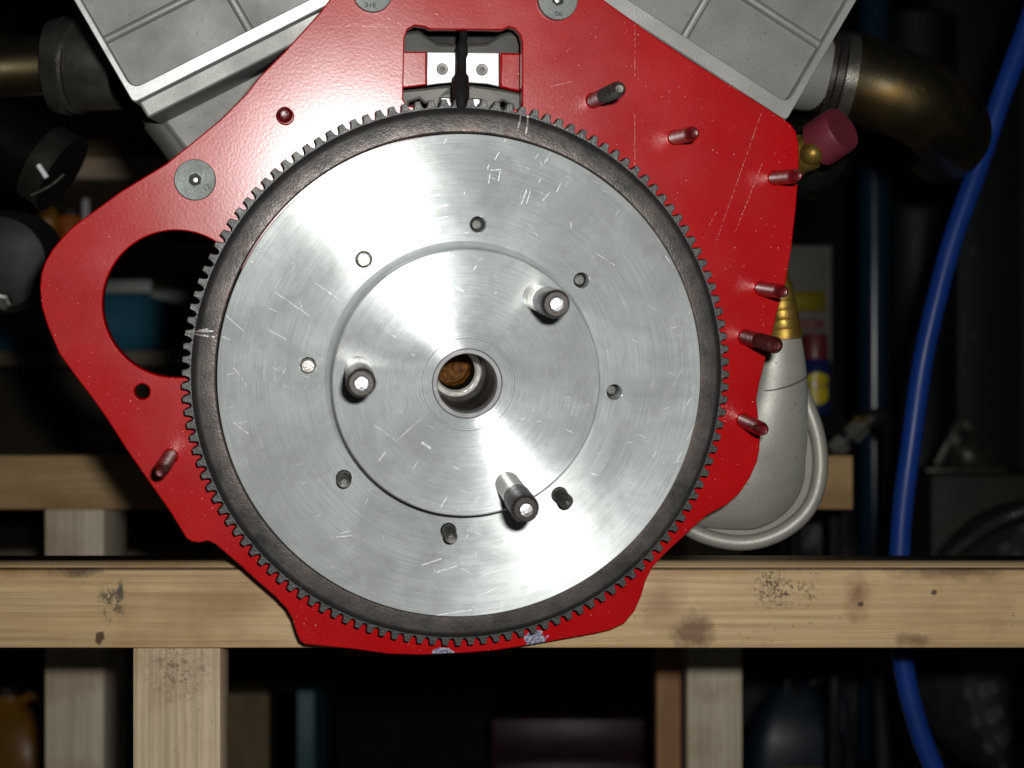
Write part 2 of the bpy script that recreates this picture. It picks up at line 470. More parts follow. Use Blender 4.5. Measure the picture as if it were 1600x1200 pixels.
# ---- back plate
OUT = [(880, -60), (944, 0), (1016, 52), (1079, 94), (1172, 152), (1222, 184), (1236, 194), (1244, 206), (1248, 224), (1249, 250), (1246, 297), (1244, 325),
    (1237, 387), (1227, 447), (1215, 485), (1205, 530), (1194, 570), (1186, 602), (1182, 625), (1185, 650), (1188, 680), (1187, 702), (1183, 722), (1172, 747),
    (1155, 772), (1135, 789), (1105, 805), (1075, 832), (1037, 867), (1020, 886), (1009, 908), (1002, 932), (992, 955), (976, 974), (955, 984), (930, 990), (833, 1007), (777, 1016), (733, 1020), (660, 1023.5),
    (607, 1022), (550, 1014), (477, 1007), (469, 1002), (464, 990), (457, 967), (448, 951), (430, 932), (400, 906), (375, 883), (337, 851), (325, 845), (312, 848), (300, 846.5), (291, 841),
    (266, 800), (237, 759), (200, 706), (166, 653), (147, 626), (112, 580), (92, 552), (75, 512), (65, 480), (62, 450), (64, 428), (70, 410), (82, 389), (98, 370), (115, 353), (141, 334),
    (187, 300), (259, 256), (300, 223), (344, 187), (384, 147), (406, 119), (447, 78), (500, 19), (560, -60)]
win = [(636, 165), (630, 155), (632, 60), (637, 46), (648, 40), (664, 42), (672, 46), (785, 47), (795, 42), (805, 45), (813, 54), (816, 66), (816, 170), (720, 176)]
hole = [(275 + 115 * math.cos(R(a)), 475 + 115 * math.sin(R(a))) for a in range(0, 360, 5)]
small = [(222 + 12 * math.cos(R(a)), 612 + 12 * math.sin(R(a))) for a in range(0, 360, 15)]
plate = add('back_plate', shape([L2(OUT, 0), L2(win, 0), L2(hole, 0), L2(small, 0), circle(0, 0, 0.045, 60)], -0.009, 0.0, 0.0007, 2), RED, engine, 40)
plate['label'] = 'glossy red painted steel back plate with window and round cut-out'
def bolt(u, v, r, txt, ta, tr):
    c = L(u, v, 0.002)
    hx = circle(0, 0, r * 0.33, 6, R(20))
    parts = [(shape([circle(0, 0, r * 0.965, 56), hx], -0.0012, 0.0023), 0), (lathe([(r * 0.96, 0.00228), (r * 0.985, 0.0021), (r, 0.0015), (r, -0.0019)], 56), 0),
             (shape([circle(0, 0, r * 0.4, 20)], -0.0018, -0.0013), 2), (lathe([(0, 0.0004), (r * 0.12, 0.0002), (r * 0.17, -0.0004), (r * 0.17, -0.0014)], 18), 1)]
    for t, a, rr, s in txt:
        M = Matrix.Translation((rr * r * math.cos(R(a)), rr * r * math.sin(R(a)), 0.00245)) @ Matrix.Rotation(R(s), 4, 'Z')
        parts.append((text_mesh(t, r * 0.36, M), 2))
    me = join(parts)
    o = add('bolt', me, [BOLT, STEEL, MARK], plate)
    o.location = c
    ring = None
    return o
bolt(305, 281, 0.0103, [('12', -35, 0.70, 40)], 0, 0)
bolt(582, -12, 0.0101, [('818', -100, 0.68, 0)], 0, 0)
bolt(871, 0, 0.0103, [('90', -88, 0.68, 180)], 0, 0)
def red_stud(u0, v0, ln, mat, r=0.0035, step=0.0, tipmat=None, bend=(0, 0)):
    b = L(u0, v0, 0)
    prof = [(-0.001, r * 1.02), (ln * (0.5 if step else 0.82), r), (ln * 0.86, r * 0.98), (ln * 0.95, r * 0.82), (ln, r * 0.62), (ln - 0.0006, r * 0.5), (ln - 0.001, 0.0)]
    parts = []
    if step:
        parts.append((lathe([(r * 1.02, -0.001), (r, 0.0), (r, ln * step)], 28), 0))
        pr = [(r, ln * step), (r * 1.06, ln * step + 0.0003)]
        z = ln * step + 0.0003
        while z < ln * 0.93:
            pr += [(r * 1.06, z + 0.0004), (r * 0.97, z + 0.0009)]; z += 0.0012
        pr += [(r * 0.85, ln * 0.97), (r * 0.62, ln), (r * 0.5, ln - 0.0008), (0, ln - 0.0010)]
        parts.append((lathe(pr, 28), 1))
    else:
        parts.append((lathe([(q, s) for s, q in prof], 28), 0))
    parts.append((lathe([(r * 1.15, -0.0001), (r * 1.08, 0.0003), (r * 1.0, 0.0008)], 28), 2))
    o = add('stud', join(parts), [mat, tipmat or mat, RED], plate)
    o.location = b
    o.rotation_euler = (R(bend[0]), R(bend[1]), 0)
    return o
D = HP
def ln_of(k): return D * k / (1 + k)
red_stud(446, 182, 0.016, STUD_RED, 0.0040)
red_stud(927, 157, ln_of(0.098), STUD_DKRED, 0.0037, 0.45, PIN_DK)['label'] = 'longest stud with bare grey threaded tip'
red_stud(1055, 215, ln_of(0.055), STUD_RED, 0.0037)
red_stud(1211, 278, ln_of(0.052), STUD_RED, 0.0037)
red_stud(1190, 451, ln_of(0.052), STUD_RED, 0.0037)
red_stud(1165, 527, ln_of(0.077), STUD_DKRED, 0.0040, 0.45, STUD_DKRED)
red_stud(1162, 657, ln_of(0.050), STUD_RED, 0.0038)
red_stud(266, 713, ln_of(0.068), STUD_DKRED, 0.0037)

# ---- flywheel
rd = 382.0 * (HP - ZD) / FPX
rt = 432.6 * (HP - ZT) / FPX
rroot = rt - 12.2 * (HP - ZT) / FPX
PB = 0.0781
A8 = [R(84.3 + 45 * i) for i in range(8)]
rb = 0.0662
fly = add('flywheel', shape([circle(0, 0, rd, 240), circle(0, 0, rb - 0.002, 160)] + [circle(PB * math.cos(a), PB * math.sin(a), 0.0040, 28) for a in A8], 0.009, ZD, 0.00045, 1), ALU, engine, 30)
fly['label'] = 'turned aluminium flywheel disc with scratches'
NTOOTH = 131
pts = []
p0 = 2 * math.pi / NTOOTH
for i in range(NTOOTH):
    a = (i - 0.04) * p0
    jit = 1 + rnd.uniform(-0.0012, 0.0012)
    for da, r in ((-0.36, rroot + 0.0006), (-0.275, rroot + 0.0017), (-0.20, rt * jit), (0.20, rt * jit), (0.275, rroot + 0.0017), (0.36, rroot + 0.0006), (0.5, rroot)):
        pts.append((r * math.cos(a + da * p0), r * math.sin(a + da * p0)))
rin = rd + 0.0011
gear = join([(shape([pts, circle(0, 0, rin + 0.0005, 200)], 0.0060, ZT, 0.0003, 1), 0),
             (lathe([(rin, 0.010), (rin, 0.0205), (rin + 0.0007, 0.0212), (rt - 0.0085, 0.0206), (rt - 0.0075, 0.0200), (rroot - 0.0006, ZT + 0.0002), (rroot - 0.0006, 0.012)], 262), 0)])
rg = add('ring_gear', gear, GEAR, fly, 30)
rg['label'] = 'dark toothed steel ring gear with brown heat marks'
boss = add('boss', lathe([(0.0174, 0.046), (0.0174, ZB - 0.0002), (0.0223, ZB), (0.0226, ZB - 0.0014), (0.0232, ZB - 0.0014), (0.0234, ZB), (rb - 0.0011, ZB), (rb - 0.0006, ZB - 0.0002),
    (rb - 0.0001, ZB - 0.0012), (rb, ZD + 0.0060), (rb + 0.0004, ZD + 0.0035), (rb + 0.0017, ZD + 0.0015), (rb + 0.0032, ZD + 0.0006), (rb + 0.0034, ZD - 0.001)], 220), ALU_BOSS, fly, 30)
add('bearing', lathe([(0.0172, 0.046), (0.0172, ZB - 0.0009), (0.0168, ZB - 0.0004), (0.0150, ZB - 0.0004), (0.0146, ZB - 0.0010), (0.0146, 0.040)], 96), plain('bearing_race', (0.30, 0.30, 0.305), 0.5, 0.25, 0.12, 200, 0.1), fly)
add('bore', lathe([(0.0147, 0.0495), (0.0150, 0.044), (0.0152, 0.010), (0.0146, 0.004), (0.0144, -0.006), (0.0142, -0.012), (0.0136, -0.016)], 96), OIL, fly)
add('bush', lathe([(0.0137, -0.0150), (0.0132, -0.0158), (0.0114, -0.0165), (0.0104, -0.018)], 96), BRONZE, fly)
coil = [(0.0104, -0.018), (0.0104, -0.030)]
for i in range(9):
    coil += [(0.0098, -0.031 - i * 0.0022), (0.0104, -0.0321 - i * 0.0022)]
coil += [(0.0102, -0.056), (0.0, -0.058)]
gme = lathe(coil, 64)
for p in gme.polygons:
    c = p.center
    p.material_index = 0 if c.z < -0.036 else 1
add('grease_plug', gme, [GREASE, OIL], fly)
for i, a in enumerate((51.6, 171.6, 291.6)):
    r, ln = 0.0062, 0.071
    zc = ln * 0.56
    p = [(lathe([(r * 1.06, -0.001), (r * 1.0, 0.0004), (r, zc)], 40), 0),
         (lathe([(r, zc), (r * 1.07, zc + 0.0004), (r * 1.07, ln * 0.94), (r * 0.98, ln * 0.985), (r * 0.86, ln), (r * 0.55, ln), (r * 0.53, ln - 0.0016)], 40), 1),
         (lathe([(r * 0.53, ln - 0.002), (r * 0.52, ln + 0.0012), (r * 0.45, ln + 0.0026), (0, ln + 0.0031)], 32), 2)]
    o = add('stud', join(p), [STEEL, DARK_STEEL, NIB], fly)
    o.location = (0.0541 * math.cos(R(a)), 0.0541 * math.sin(R(a)), ZB)
    o['label'] = 'bright steel stud with black threaded end'
#   angle index: 0 top hole, 1 pin, 2 pin, 3 pin, 4 pin, 5 pin, 6 hole, 7 hole
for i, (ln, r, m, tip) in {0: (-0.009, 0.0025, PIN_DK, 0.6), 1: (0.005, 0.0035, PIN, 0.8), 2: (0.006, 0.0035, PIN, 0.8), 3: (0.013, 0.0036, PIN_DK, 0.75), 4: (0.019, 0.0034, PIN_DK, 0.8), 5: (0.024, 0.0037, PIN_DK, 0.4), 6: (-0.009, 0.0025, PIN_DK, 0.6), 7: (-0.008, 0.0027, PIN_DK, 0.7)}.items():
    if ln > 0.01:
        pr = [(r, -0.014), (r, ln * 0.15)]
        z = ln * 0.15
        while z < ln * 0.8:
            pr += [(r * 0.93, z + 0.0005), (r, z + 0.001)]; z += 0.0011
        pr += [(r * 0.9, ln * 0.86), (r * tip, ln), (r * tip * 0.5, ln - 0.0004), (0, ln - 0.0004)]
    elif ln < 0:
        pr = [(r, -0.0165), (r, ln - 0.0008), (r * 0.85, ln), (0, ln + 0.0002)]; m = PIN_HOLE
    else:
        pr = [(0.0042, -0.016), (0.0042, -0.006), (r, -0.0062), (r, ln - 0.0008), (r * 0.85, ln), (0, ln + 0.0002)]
    o = add('pin', join([(lathe(pr, 28), 0), (lathe([(0.0, -0.0160), (0.0043, -0.0160)], 24), 1)]), [m, BLACK_IN], fly)  # black disc at the hole floor paints in the hole's shade
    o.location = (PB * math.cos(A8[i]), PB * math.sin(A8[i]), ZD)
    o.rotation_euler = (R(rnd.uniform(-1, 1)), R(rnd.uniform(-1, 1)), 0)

# ---- cylinder heads: cast boxes with a machined rim, a sunk panel and ribs
def quad(c, ud, vd, u0, u1, v0, v1):
    return [(c[0] + ud[0] * a + vd[0] * b, c[1] + ud[1] * a + vd[1] * b) for a, b in ((u0, v0), (u1, v0), (u1, v1), (u0, v1))]
def rounded(q, rad, n=6):
    out = []
    m = len(q)
    for i in range(m):
        p, a, b = Vector(q[i]), Vector(q[i - 1]), Vector(q[(i + 1) % m])
        da, db = (a - p).normalized(), (b - p).normalized()
        s, e = p + da * rad, p + db * rad
        for k in range(n + 1):
            t = k / n
            out.append(tuple((s * (1 - t) ** 2 + p * 2 * t * (1 - t) + e * t * t)))
    return out
def head(name, c, ud, vd, U, V, w, vrib, urib, label, rim_mat):
    """c corner in pixels; ud, vd directions in pixels; U,V size"""
    zf = -0.012
    outer = rounded(L2(quad(c, ud, vd, 0, U, 0, V), zf), 0.003)
    inner = rounded(L2(quad(c, ud, vd, w[0], U - w[0], w[1], V - w[1]), zf), 0.006)
    body = add(name, shape([outer, inner], -0.105, zf - 0.0015, 0.001, 1), CAST, engine, 40)
    body['label'] = label
    rimo = rounded(L2(quad(c, ud, vd, 1, U - 1, 1, V - 1), zf), 0.003)
    rimi = rounded(L2(quad(c, ud, vd, w[0] - 1, U - w[0] + 1, w[1] - 1, V - w[1] + 1), zf), 0.006)
    add('rim', shape([rimo, rimi], zf - 0.001, zf, 0.0004, 1), rim_mat, body)
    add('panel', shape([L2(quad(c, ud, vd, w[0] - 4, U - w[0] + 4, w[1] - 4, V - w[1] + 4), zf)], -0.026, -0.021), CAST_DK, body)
    add('skirt', shape([rounded(L2(quad(c, ud, vd, 6, U - 6, -27, 6), zf), 0.002)], -0.104, -0.024, 0.0015, 2), CAST, body)
    for v in vrib:
        add('rib', shape([L2(quad(c, ud, vd, w[0] - 3, U - w[0] + 3, v - 7, v + 7), zf)], -0.0225, zf - 0.005, 0.0022, 3), CAST, body)
    for u in urib:
        add('rib', shape([L2(quad(c, ud, vd, u - 7, u + 7, w[1] - 3, V - w[1] + 3), zf)], -0.0225, zf - 0.0055, 0.0022, 3), CAST, body)
    return body
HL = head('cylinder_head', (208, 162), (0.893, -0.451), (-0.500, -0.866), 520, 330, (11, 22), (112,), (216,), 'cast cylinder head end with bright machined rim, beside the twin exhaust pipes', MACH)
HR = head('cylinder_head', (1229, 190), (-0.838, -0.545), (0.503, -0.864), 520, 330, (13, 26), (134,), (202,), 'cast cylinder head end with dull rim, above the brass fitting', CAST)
# ---- block, banks, sump
def zp(pts, z0, z1, bev, mat, name, smooth=40):
    return add(name, shape([pts], z0, z1, bev, 2), mat, engine, smooth)
zp(rounded(L2([(238, 172), (300, 252), (420, 300), (600, 250), (625, 150), (560, -60), (480, -60)], -0.085), 0.004), -0.42, -0.085, 0.003, CAST_DK, 'cylinder_bank')
zp(rounded(L2([(1215, 190), (1150, 260), (1000, 330), (850, 250), (830, 150), (900, -60), (960, -60)], -0.085), 0.004), -0.42, -0.085, 0.003, CAST_DK, 'cylinder_bank')
add('mounting_lug', tube(catmull([L(u, v, -0.095) for u, v in ((238, 176), (252, 196), (272, 222), (300, 262))], 5), [0.0075] * 3 + [0.0088] * 13, 24), CAST_DIRTY, engine)
zp([(-0.085, -0.060), (0.085, -0.060), (0.095, 0.0), (0.085, 0.055), (-0.06, 0.055), (-0.085, 0.01)], -0.46, -0.078, 0.003, CAST_DIRTY, 'engine_block')
# ---- valley window: dirty casting, sensor bracket, screws, cable
zw = -0.030
zp(L2([(622, 92), (622, 55), (636, 48), (655, 46), (672, 58), (685, 66), (720, 68), (760, 66), (780, 54), (795, 48), (815, 50), (830, 66), (830, 92)], zw), zw - 0.02, zw - 0.002, 0.002, CAST_DIRTY, 'block_lip')
br = empty('sensor_bracket', parent=engine)
add('plate', shape([L2([(666, 83), (778, 84), (778, 137), (760, 133), (735, 131), (700, 131), (680, 133), (666, 135)], zw), ], zw, zw + 0.006, 0.0005, 1), MACH, br)
add('red_block', shape([L2([(622, 83), (665, 83), (665, 135), (622, 140)], zw)], zw, zw + 0.0075, 0.0008, 2), RED, br)
add('red_block', shape([L2([(779, 84.5), (812, 85), (812, 146), (779, 138)], zw)], zw, zw + 0.0075, 0.0012, 2), RED, br)
for u, v in ((691, 108), (753, 109)):
    p = L(u, v, zw + 0.006)
    s = add('screw', join([(lathe([(0.0032, -0.002), (0.0031, 0.0006), (0.0026, 0.0010), (0.0019, 0.0009), (0.0018, 0.0001)], 32), 0), (lathe([(0.0019, 0.0001), (0.0010, 0.0001), (0.0008, 0.0004), (0.0, 0.0006)], 20), 1)]), [CAST, PIN_DK], br)
    s.location = p
# lower casting seen under the bracket
zc = -0.020
zp(L2([(618, 142), (665, 137), (700, 133), (740, 133), (785, 139), (818, 146), (818, 190), (806, 190), (800, 165), (786, 158), (775, 165), (768, 190), (756, 190), (751, 156), (738, 141), (704, 141), (690, 154), (684, 190), (672, 190), (668, 165), (655, 155), (640, 160), (636, 190), (618, 190)], zc), zc - 0.007, zc, 0.0015, CAST_WEB, 'bell_web')
add('bright_backing', shape([L2([(682, 138), (758, 138), (758, 200), (682, 200)], -0.0285)], -0.034, -0.0285), MACH, engine)  # bright sheet added for the overexposed white gaps beside the cable
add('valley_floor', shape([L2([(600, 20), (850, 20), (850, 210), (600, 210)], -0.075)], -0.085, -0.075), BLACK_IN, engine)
cab = [(724, 30, -0.016), (724, 60, -0.012), (723, 64, -0.010), (722, 76, -0.008), (722, 84, -0.006), (721, 90, -0.005), (721, 119, 0.002), (720.5, 122, 0.003), (720, 135, 0.008), (720, 150, 0.012), (721, 160, 0.0155), (721, 170, 0.018)]
crad = [0.0022, 0.0022, 0.0022, 0.0030, 0.0031, 0.0026, 0.0026, 0.0040, 0.0044, 0.0044, 0.0034, 0.0018]
add('cable', tube([L(*c) for c in cab], crad, 20), RUBBER, engine)

# ---- pump housing at the right
ph = empty('pump_housing', parent=engine)
Zp = 0.902
def zpx(pts, Z):                            # pixel outline at depth Z -> engine-frame xy at one engine z
    zloc = EP(1200, 700, Z).z
    return L2(pts, zloc), zloc
o2, z2 = zpx([(1140, 615), (1170, 580), (1215, 560), (1248, 568), (1263, 594), (1267, 625), (1268, 660), (1268, 712), (1261, 756), (1245, 790), (1218, 816), (1182, 833), (1145, 836), (1108, 823), (1080, 798), (1055, 762), (1090, 650)], Zp)
def pillow(loop, z0, z1, bev, seg=6):        # extruded outline with a rounded front edge
    P = [Vector(p) for p in loop]; n = len(P)
    ar = sum(P[i].x * P[(i + 1) % n].y - P[(i + 1) % n].x * P[i].y for i in range(n))
    sg = 1 if ar > 0 else -1
    nrm = []
    for i in range(n):
        t = (P[(i + 1) % n] - P[i - 1]).normalized()
        nrm.append(Vector((-t.y, t.x)) * sg)
    V, F = [], []
    lay = [(0.0, z0)] + [(bev * (1 - math.cos(a)), z1 - bev + bev * math.sin(a)) for a in [math.pi / 2 * i / seg for i in range(seg + 1)]]
    for off, z in lay:
        for p, q in zip(P, nrm):
            r_ = p + q * off
            V.append((r_.x, r_.y, z))
    for k in range(len(lay) - 1):
        for i in range(n):
            j = (i + 1) % n
            F.append([k * n + i, k * n + j, (k + 1) * n + j, (k + 1) * n + i])
    F.append([(len(lay) - 1) * n + i for i in range(n)]); F.append(list(range(n))[::-1])
    return mesh(V, F)
def loft(sections, Z, flat, n=48, sub=6):     # (u, v, radius px) along the spine -> smooth flattened elbow
    C = catmull([EP(u, v, Z) for u, v, r_ in sections], sub)
    Rr = [q.x for q in catmull([Vector((r_ * Z / FPX, 0, 0)) for u, v, r_ in sections], sub)]
    me = tube(C, Rr, n)
    for i, v in enumerate(me.vertices):
        c = C[min(i // n, len(C) - 1)]
        v.co.z = c.z + (v.co.z - c.z) * flat
    return me
cbody = add('casing', loft([(1226, 524, 25), (1226, 530, 28), (1224, 560, 35), (1222, 600, 41), (1214, 652, 51), (1201, 698, 63), (1182, 736, 80), (1148, 754, 79), (1095, 765, 58), (1000, 750, 48), (900, 730, 44)], 0.925, 0.45), CAST_PUMP, ph, 60)
bead = catmull([EP(u, v, 0.93) for u, v in ((1252, 610), (1264, 640), (1275, 672), (1281, 705), (1281, 740), (1272, 778), (1250, 810), (1212, 836), (1165, 848), (1115, 842), (1075, 825), (1045, 800))], 6)
add('flange_bead', tube(bead, 0.0046, 16), CAST_PUMP, ph)
o3, z3 = zpx([(1240, 600), (1258, 620), (1270, 660), (1281, 705), (1281, 740), (1272, 778), (1250, 810), (1212, 836), (1165, 848), (1115, 842), (1075, 825), (1045, 800), (1080, 640)], 0.93)
add('flange', shape([o3], z3 - 0.03, z3 - 0.001), CAST_PUMP, ph)
pb = EP(1226, 528, 0.925)
sm = []
for i in range(41):
    a = R(200 + 4 * i - 0)
    ce = EP(1222, 600, 0.925); rr = 41.3 * 0.925 / FPX
    q = math.pi * (1 + i / 40)
    sm.append(ce + Vector((rr * math.cos(q), 0.0022 + 0.0045 * math.cos(q) - 0.0030 * abs(math.sin(q)), -rr * 0.55 * math.sin(q))))
add('seam', tube(sm, 0.0004, 8), plain('seam_dark', (0.05, 0.047, 0.04), 0.6, 0.1, 0.2), ph)
pc = EP(1218, 440, 0.925)
ll = (pc - pb).length
prof = [(-0.001, 0.0103)]
s = 0.0
for i in range(6):
    r0 = 0.0106 - i * 0.0006
    prof += [(s + 0.0004, r0), (s + ll / 6 - 0.0008, r0 - 0.0004), (s + ll / 6 - 0.0004, r0 - 0.0011)]
    s += ll / 6
prof += [(s, 0.0)]
add('brass_sleeve', rod(pb, pc, prof, 32), BRASS, ph, 40)
add('inlet_pipe', tube(catmull([pc + (pb - pc) * 0.06, EP(1212, 418, 0.925), EP(1190, 395, 0.93), EP(1130, 370, 0.94), EP(1050, 350, 0.955)], 6), 0.0062, 20), BRASS, ph)
# ---- brass fitting with a red cap
bf = empty('brass_fitting', parent=engine)
p1, p2, p3 = EP(1225, 262, 0.90), EP(1275, 228, 0.885), EP(1315, 202, 0.872)
n12 = (p2 - p1).length
add('elbow', rod(p1, p2, [(0, 0.0098), (n12 * 0.55, 0.0098), (n12 * 0.6, 0.0106), (n12 * 0.75, 0.0108), (n12 * 0.78, 0.0095), (n12 * 0.95, 0.0095), (n12, 0.0104), (n12 * 1.15, 0.0104), (n12 * 1.15, 0)], 32), BRASS, bf)
pn = EP(1272, 238, 0.868)
pq = EP(1266, 240, 0.885); lq = (pn - pq).length
add('plug', rod(pq, pn, [(0, 0.0064), (lq * 0.5, 0.0064), (lq * 0.7, 0.0058), (lq * 0.85, 0.0044), (lq * 0.95, 0.0026), (lq, 0)], 28), BRASS, bf, 80)
n23 = (p3 - p2).length
capp = [(0.001, 0.0118), (0.0016, 0.0134), (n23 * 0.9, 0.0131), (n23 * 0.98, 0.0124), (n23, 0.0), ]
add('red_cap', rod(p2 + (p3 - p2) * 0.05, p3, capp, 36), CAP_RED, bf, 30)
# ---- starter can, dark, behind the fitting
sa = EP(1272, 245, 0.97)
add('starter_can', xf(lathe([(0, 0), (0.020, 0), (0.0245, -0.002), (0.0258, -0.006), (0.0258, -0.09), (0, -0.09)], 48), Matrix.Translation(sa)), PIPE_DK, engine)
# ---- exhausts
ex = empty('exhaust_pipe', parent=engine)
ex['label'] = 'heat tinted exhaust elbow beside the blue hose'
path = catmull([EP(*p) for p in ((1270, 112, 0.93), (1330, 122, 0.93), (1390, 140, 0.925), (1440, 162, 0.93), (1472, 186, 0.955), (1485, 205, 1.0), (1484, 218, 1.06), (1470, 232, 1.13))], 8)
add('bend', tube(path, [0.0232 + 0.0016 * min(i / 16, 1) for i in range(len(path))], 40), HEAT, ex)
pa, pb = EP(1310, 119, 0.93), EP(1331, 122, 0.93)
ln = (pb - pa).length
add('collar', rod(pa, pb, [(0, 0.0225), (0, 0.0252), (ln * 0.9, 0.0252), (ln, 0.0245), (ln, 0.022)], 48), FLANGE, ex)
pa = EP(1288, 115, 0.93); pb = EP(1311, 119, 0.93); ln = (pb - pa).length
add('gasket', rod(pa, pb, [(0, 0.018), (0, 0.0262), (ln * 0.3, 0.0262), (ln * 0.45, 0.0240), (ln * 0.9, 0.0240), (ln * 0.95, 0.026), (ln, 0.026), (ln, 0.018)], 48), DARK_STEEL, ex)
pa = EP(1235, 104, 0.925); pb = EP(1289, 115, 0.93); ln = (pb - pa).length
add('port', rod(pa, pb, [(0, 0.024), (ln, 0.0225)], 48), CAST, ex)
pa, pb = EP(1370, 80, 1.05), EP(1330, 70, 1.05)
add('rear_bend', tube(catmull([EP(*p) for p in ((1290, 90, 1.05), (1335, 98, 1.05), (1362, 112, 1.08), (1370, 125, 1.13))], 6), 0.020, 28), HEAT, ex)
exl = empty('exhaust_pipe', parent=engine)
exl['label'] = 'pair of dark exhaust pipes with flange beside the bright-rimmed head'
add('pipe', tube([EP(*p) for p in ((118, 102, 0.94), (70, 103, 0.94), (10, 106, 0.935), (-60, 110, 0.93), (-160, 118, 0.93))], 0.0172, 40), HEAT, exl)
pa, pb = EP(80, 104, 0.94), EP(108, 104, 0.94); ln = (pb - pa).length
add('flange', rod(pa, pb, [(0, 0.016), (0, 0.0255), (ln * 0.1, 0.0265), (ln * 0.95, 0.0290), (ln, 0.0285), (ln, 0.016)], 48), FLANGE, exl)
pa, pb = EP(107, 104, 0.94), EP(117, 104, 0.94); ln = (pb - pa).length
add('gasket', rod(pa, pb, [(0, 0.016), (0, 0.0262), (ln, 0.0270), (ln, 0.016)], 48), DARK_STEEL, exl)
pa, pb = EP(116, 104, 0.94), EP(200, 112, 0.93); ln = (pb - pa).length
add('port', rod(pa, pb, [(0, 0.016), (0, 0.0275), (ln * 0.15, 0.0275), (ln * 0.2, 0.0255), (ln, 0.022)], 48), FLANGE, exl)
add('lower_pipe', tube(catmull([EP(*p) for p in ((-160, 190, 1.0), (-60, 200, 1.0), (0, 215, 1.0), (50, 242, 1.0), (74, 258, 1.0))], 6), 0.0245, 36), PIPE_DK, exl)
pa, pb = EP(66, 252, 1.0), EP(98, 272, 1.0); ln = (pb - pa).length
add('clamp', rod(pa, pb, [(0, 0.024), (0, 0.0258), (ln * 0.86, 0.0258), (ln * 0.9, 0.0272), (ln, 0.0272), (ln, 0.02), (ln * 0.9, 0.0)], 40), plain('clamp_steel', (0.10, 0.095, 0.08), 0.25, 0.85, 0.2, 80, 0.05), exl)
add('turbo_body', xf(lathe([(0, 0.006), (0.018, 0.004), (0.029, 0.0), (0.033, -0.010), (0.033, -0.06), (0, -0.06)], 48), Matrix.Translation(EP(-2, 410, 1.02))), plain('sooty_iron', (0.006, 0.006, 0.006), 0.6, 0.0, 0.3, 60, 0.2), exl)
add('clamp_glint', rod(EP(60, 258, 0.965), EP(76, 282, 0.965), [(0, 0), (0, 0.0017), (0.009, 0.0017), (0.0095, 0)], 12), plain('painted_glint', (0.9, 0.9, 0.92), 0.5, 0.2, 0.05), exl)  # near-white rod, a painted highlight on the clamp
add('clamp_edge', tube(catmull([EP(u, v, 0.975) for u, v in ((48, 305), (66, 297), (84, 286), (100, 272))], 5), 0.0009, 8), FLANGE, exl)
add('turbo_glint', rod(EP(5, 468, 0.985), EP(-2, 478, 0.975), [(0, 0.006), (0.005, 0.006), (0.006, 0.004), (0.006, 0)], 6), STEEL, exl, 20)  # small bright piece added as the highlight on the dark round body

# ==================================================================== wooden crate
ZF, ZR = 0.875, 1.35
crate = empty('wooden_crate', (0, 1.1, 0))
tag(crate, 'stained wooden crate frame of beams and posts carrying the engine', 'crate')
def plank(name, x0, x1, y0, y1, z0, z1, mat, label=None, bev=0.0015):
    c = Vector(((x0 + x1) / 2, (y0 + y1) / 2, (z0 + z1) / 2))
    o = add(name, box(x0 - c.x, x1 - c.x, y0 - c.y, y1 - c.y, z0 - c.z, z1 - c.z, bev), mat, crate, 40)
    o.location = c - crate.location
    if label: o['label'] = label
    return o
zt, zb_ = at(0, 890, ZF).z, at(0, 1013, ZF).z
bx0, bx1 = -0.66, 0.66
bc = Vector(((bx0 + bx1) / 2, 0, (zt + zb_) / 2))
def onb(u, v):                              # pixel on the front beam -> its own frame
    p = at(u, v, ZF)
    return (p.x - bc.x, -0.036, p.z - bc.z)
ST = [(onb(1230, 925), (0.022, 0.08, 0.010), (0.012, 0.012, 0.010), 160, 0.5, 0.8, 420), (onb(1205, 915), (0.012, 0.08, 0.016), (0.02, 0.02, 0.015), 200, 0.5, 0.8, 520),
      (onb(1082, 985), (0.014, 0.08, 0.013), (0.16, 0.09, 0.05), 130, 0.7, 0.7, 0), (onb(1035, 940), (0.016, 0.08, 0.020), (0.33, 0.20, 0.10), 60, 0.6, 0.9, 0),
      (onb(1340, 930), (0.009, 0.08, 0.016), (0.22, 0.11, 0.05), 90, 0.7, 0.8, 0), (onb(1345, 944), (0.002, 0.08, 0.002), (0.03, 0.02, 0.01), 400, 0.8, 0.5, 0),
      (onb(174, 940), (0.008, 0.08, 0.013), (0.085, 0.075, 0.05), 190, 0.6, 0.6, 300), (onb(188, 925), (0.0022, 0.08, 0.008), (0.05, 0.05, 0.05), 260, 0.6, 0.6, 0), (onb(156, 998), (0.003, 0.08, 0.004), (0.03, 0.015, 0.01), 300, 0.8, 0.4, 0),
      (onb(120, 892), (0.016, 0.08, 0.004), (0.06, 0.05, 0.03), 150, 0.7, 0.6, 0), (onb(1500, 893), (0.05, 0.08, 0.006), (0.15, 0.08, 0.035), 70, 0.8, 0.9, 0), (onb(1460, 925), (0.002, 0.08, 0.002), (0.02, 0.02, 0.02), 300, 0.9, 0.5, 0),
      (onb(20, 890), (0.05, 0.08, 0.005), (0.24, 0.13, 0.05), 60, 0.8, 0.9, 0), (onb(1430, 1000), (0.012, 0.08, 0.005), (0.2, 0.12, 0.06), 120, 0.8, 0.8, 0)]
WF = mat_wood('pine_front', 0, ST, (0.56, 0.38, 0.185), (0.70, 0.53, 0.30), 2.0)
plank('beam', bx0, bx1, ZF, 0.945, zb_, zt, WF, 'front beam with black specks and brown knots')
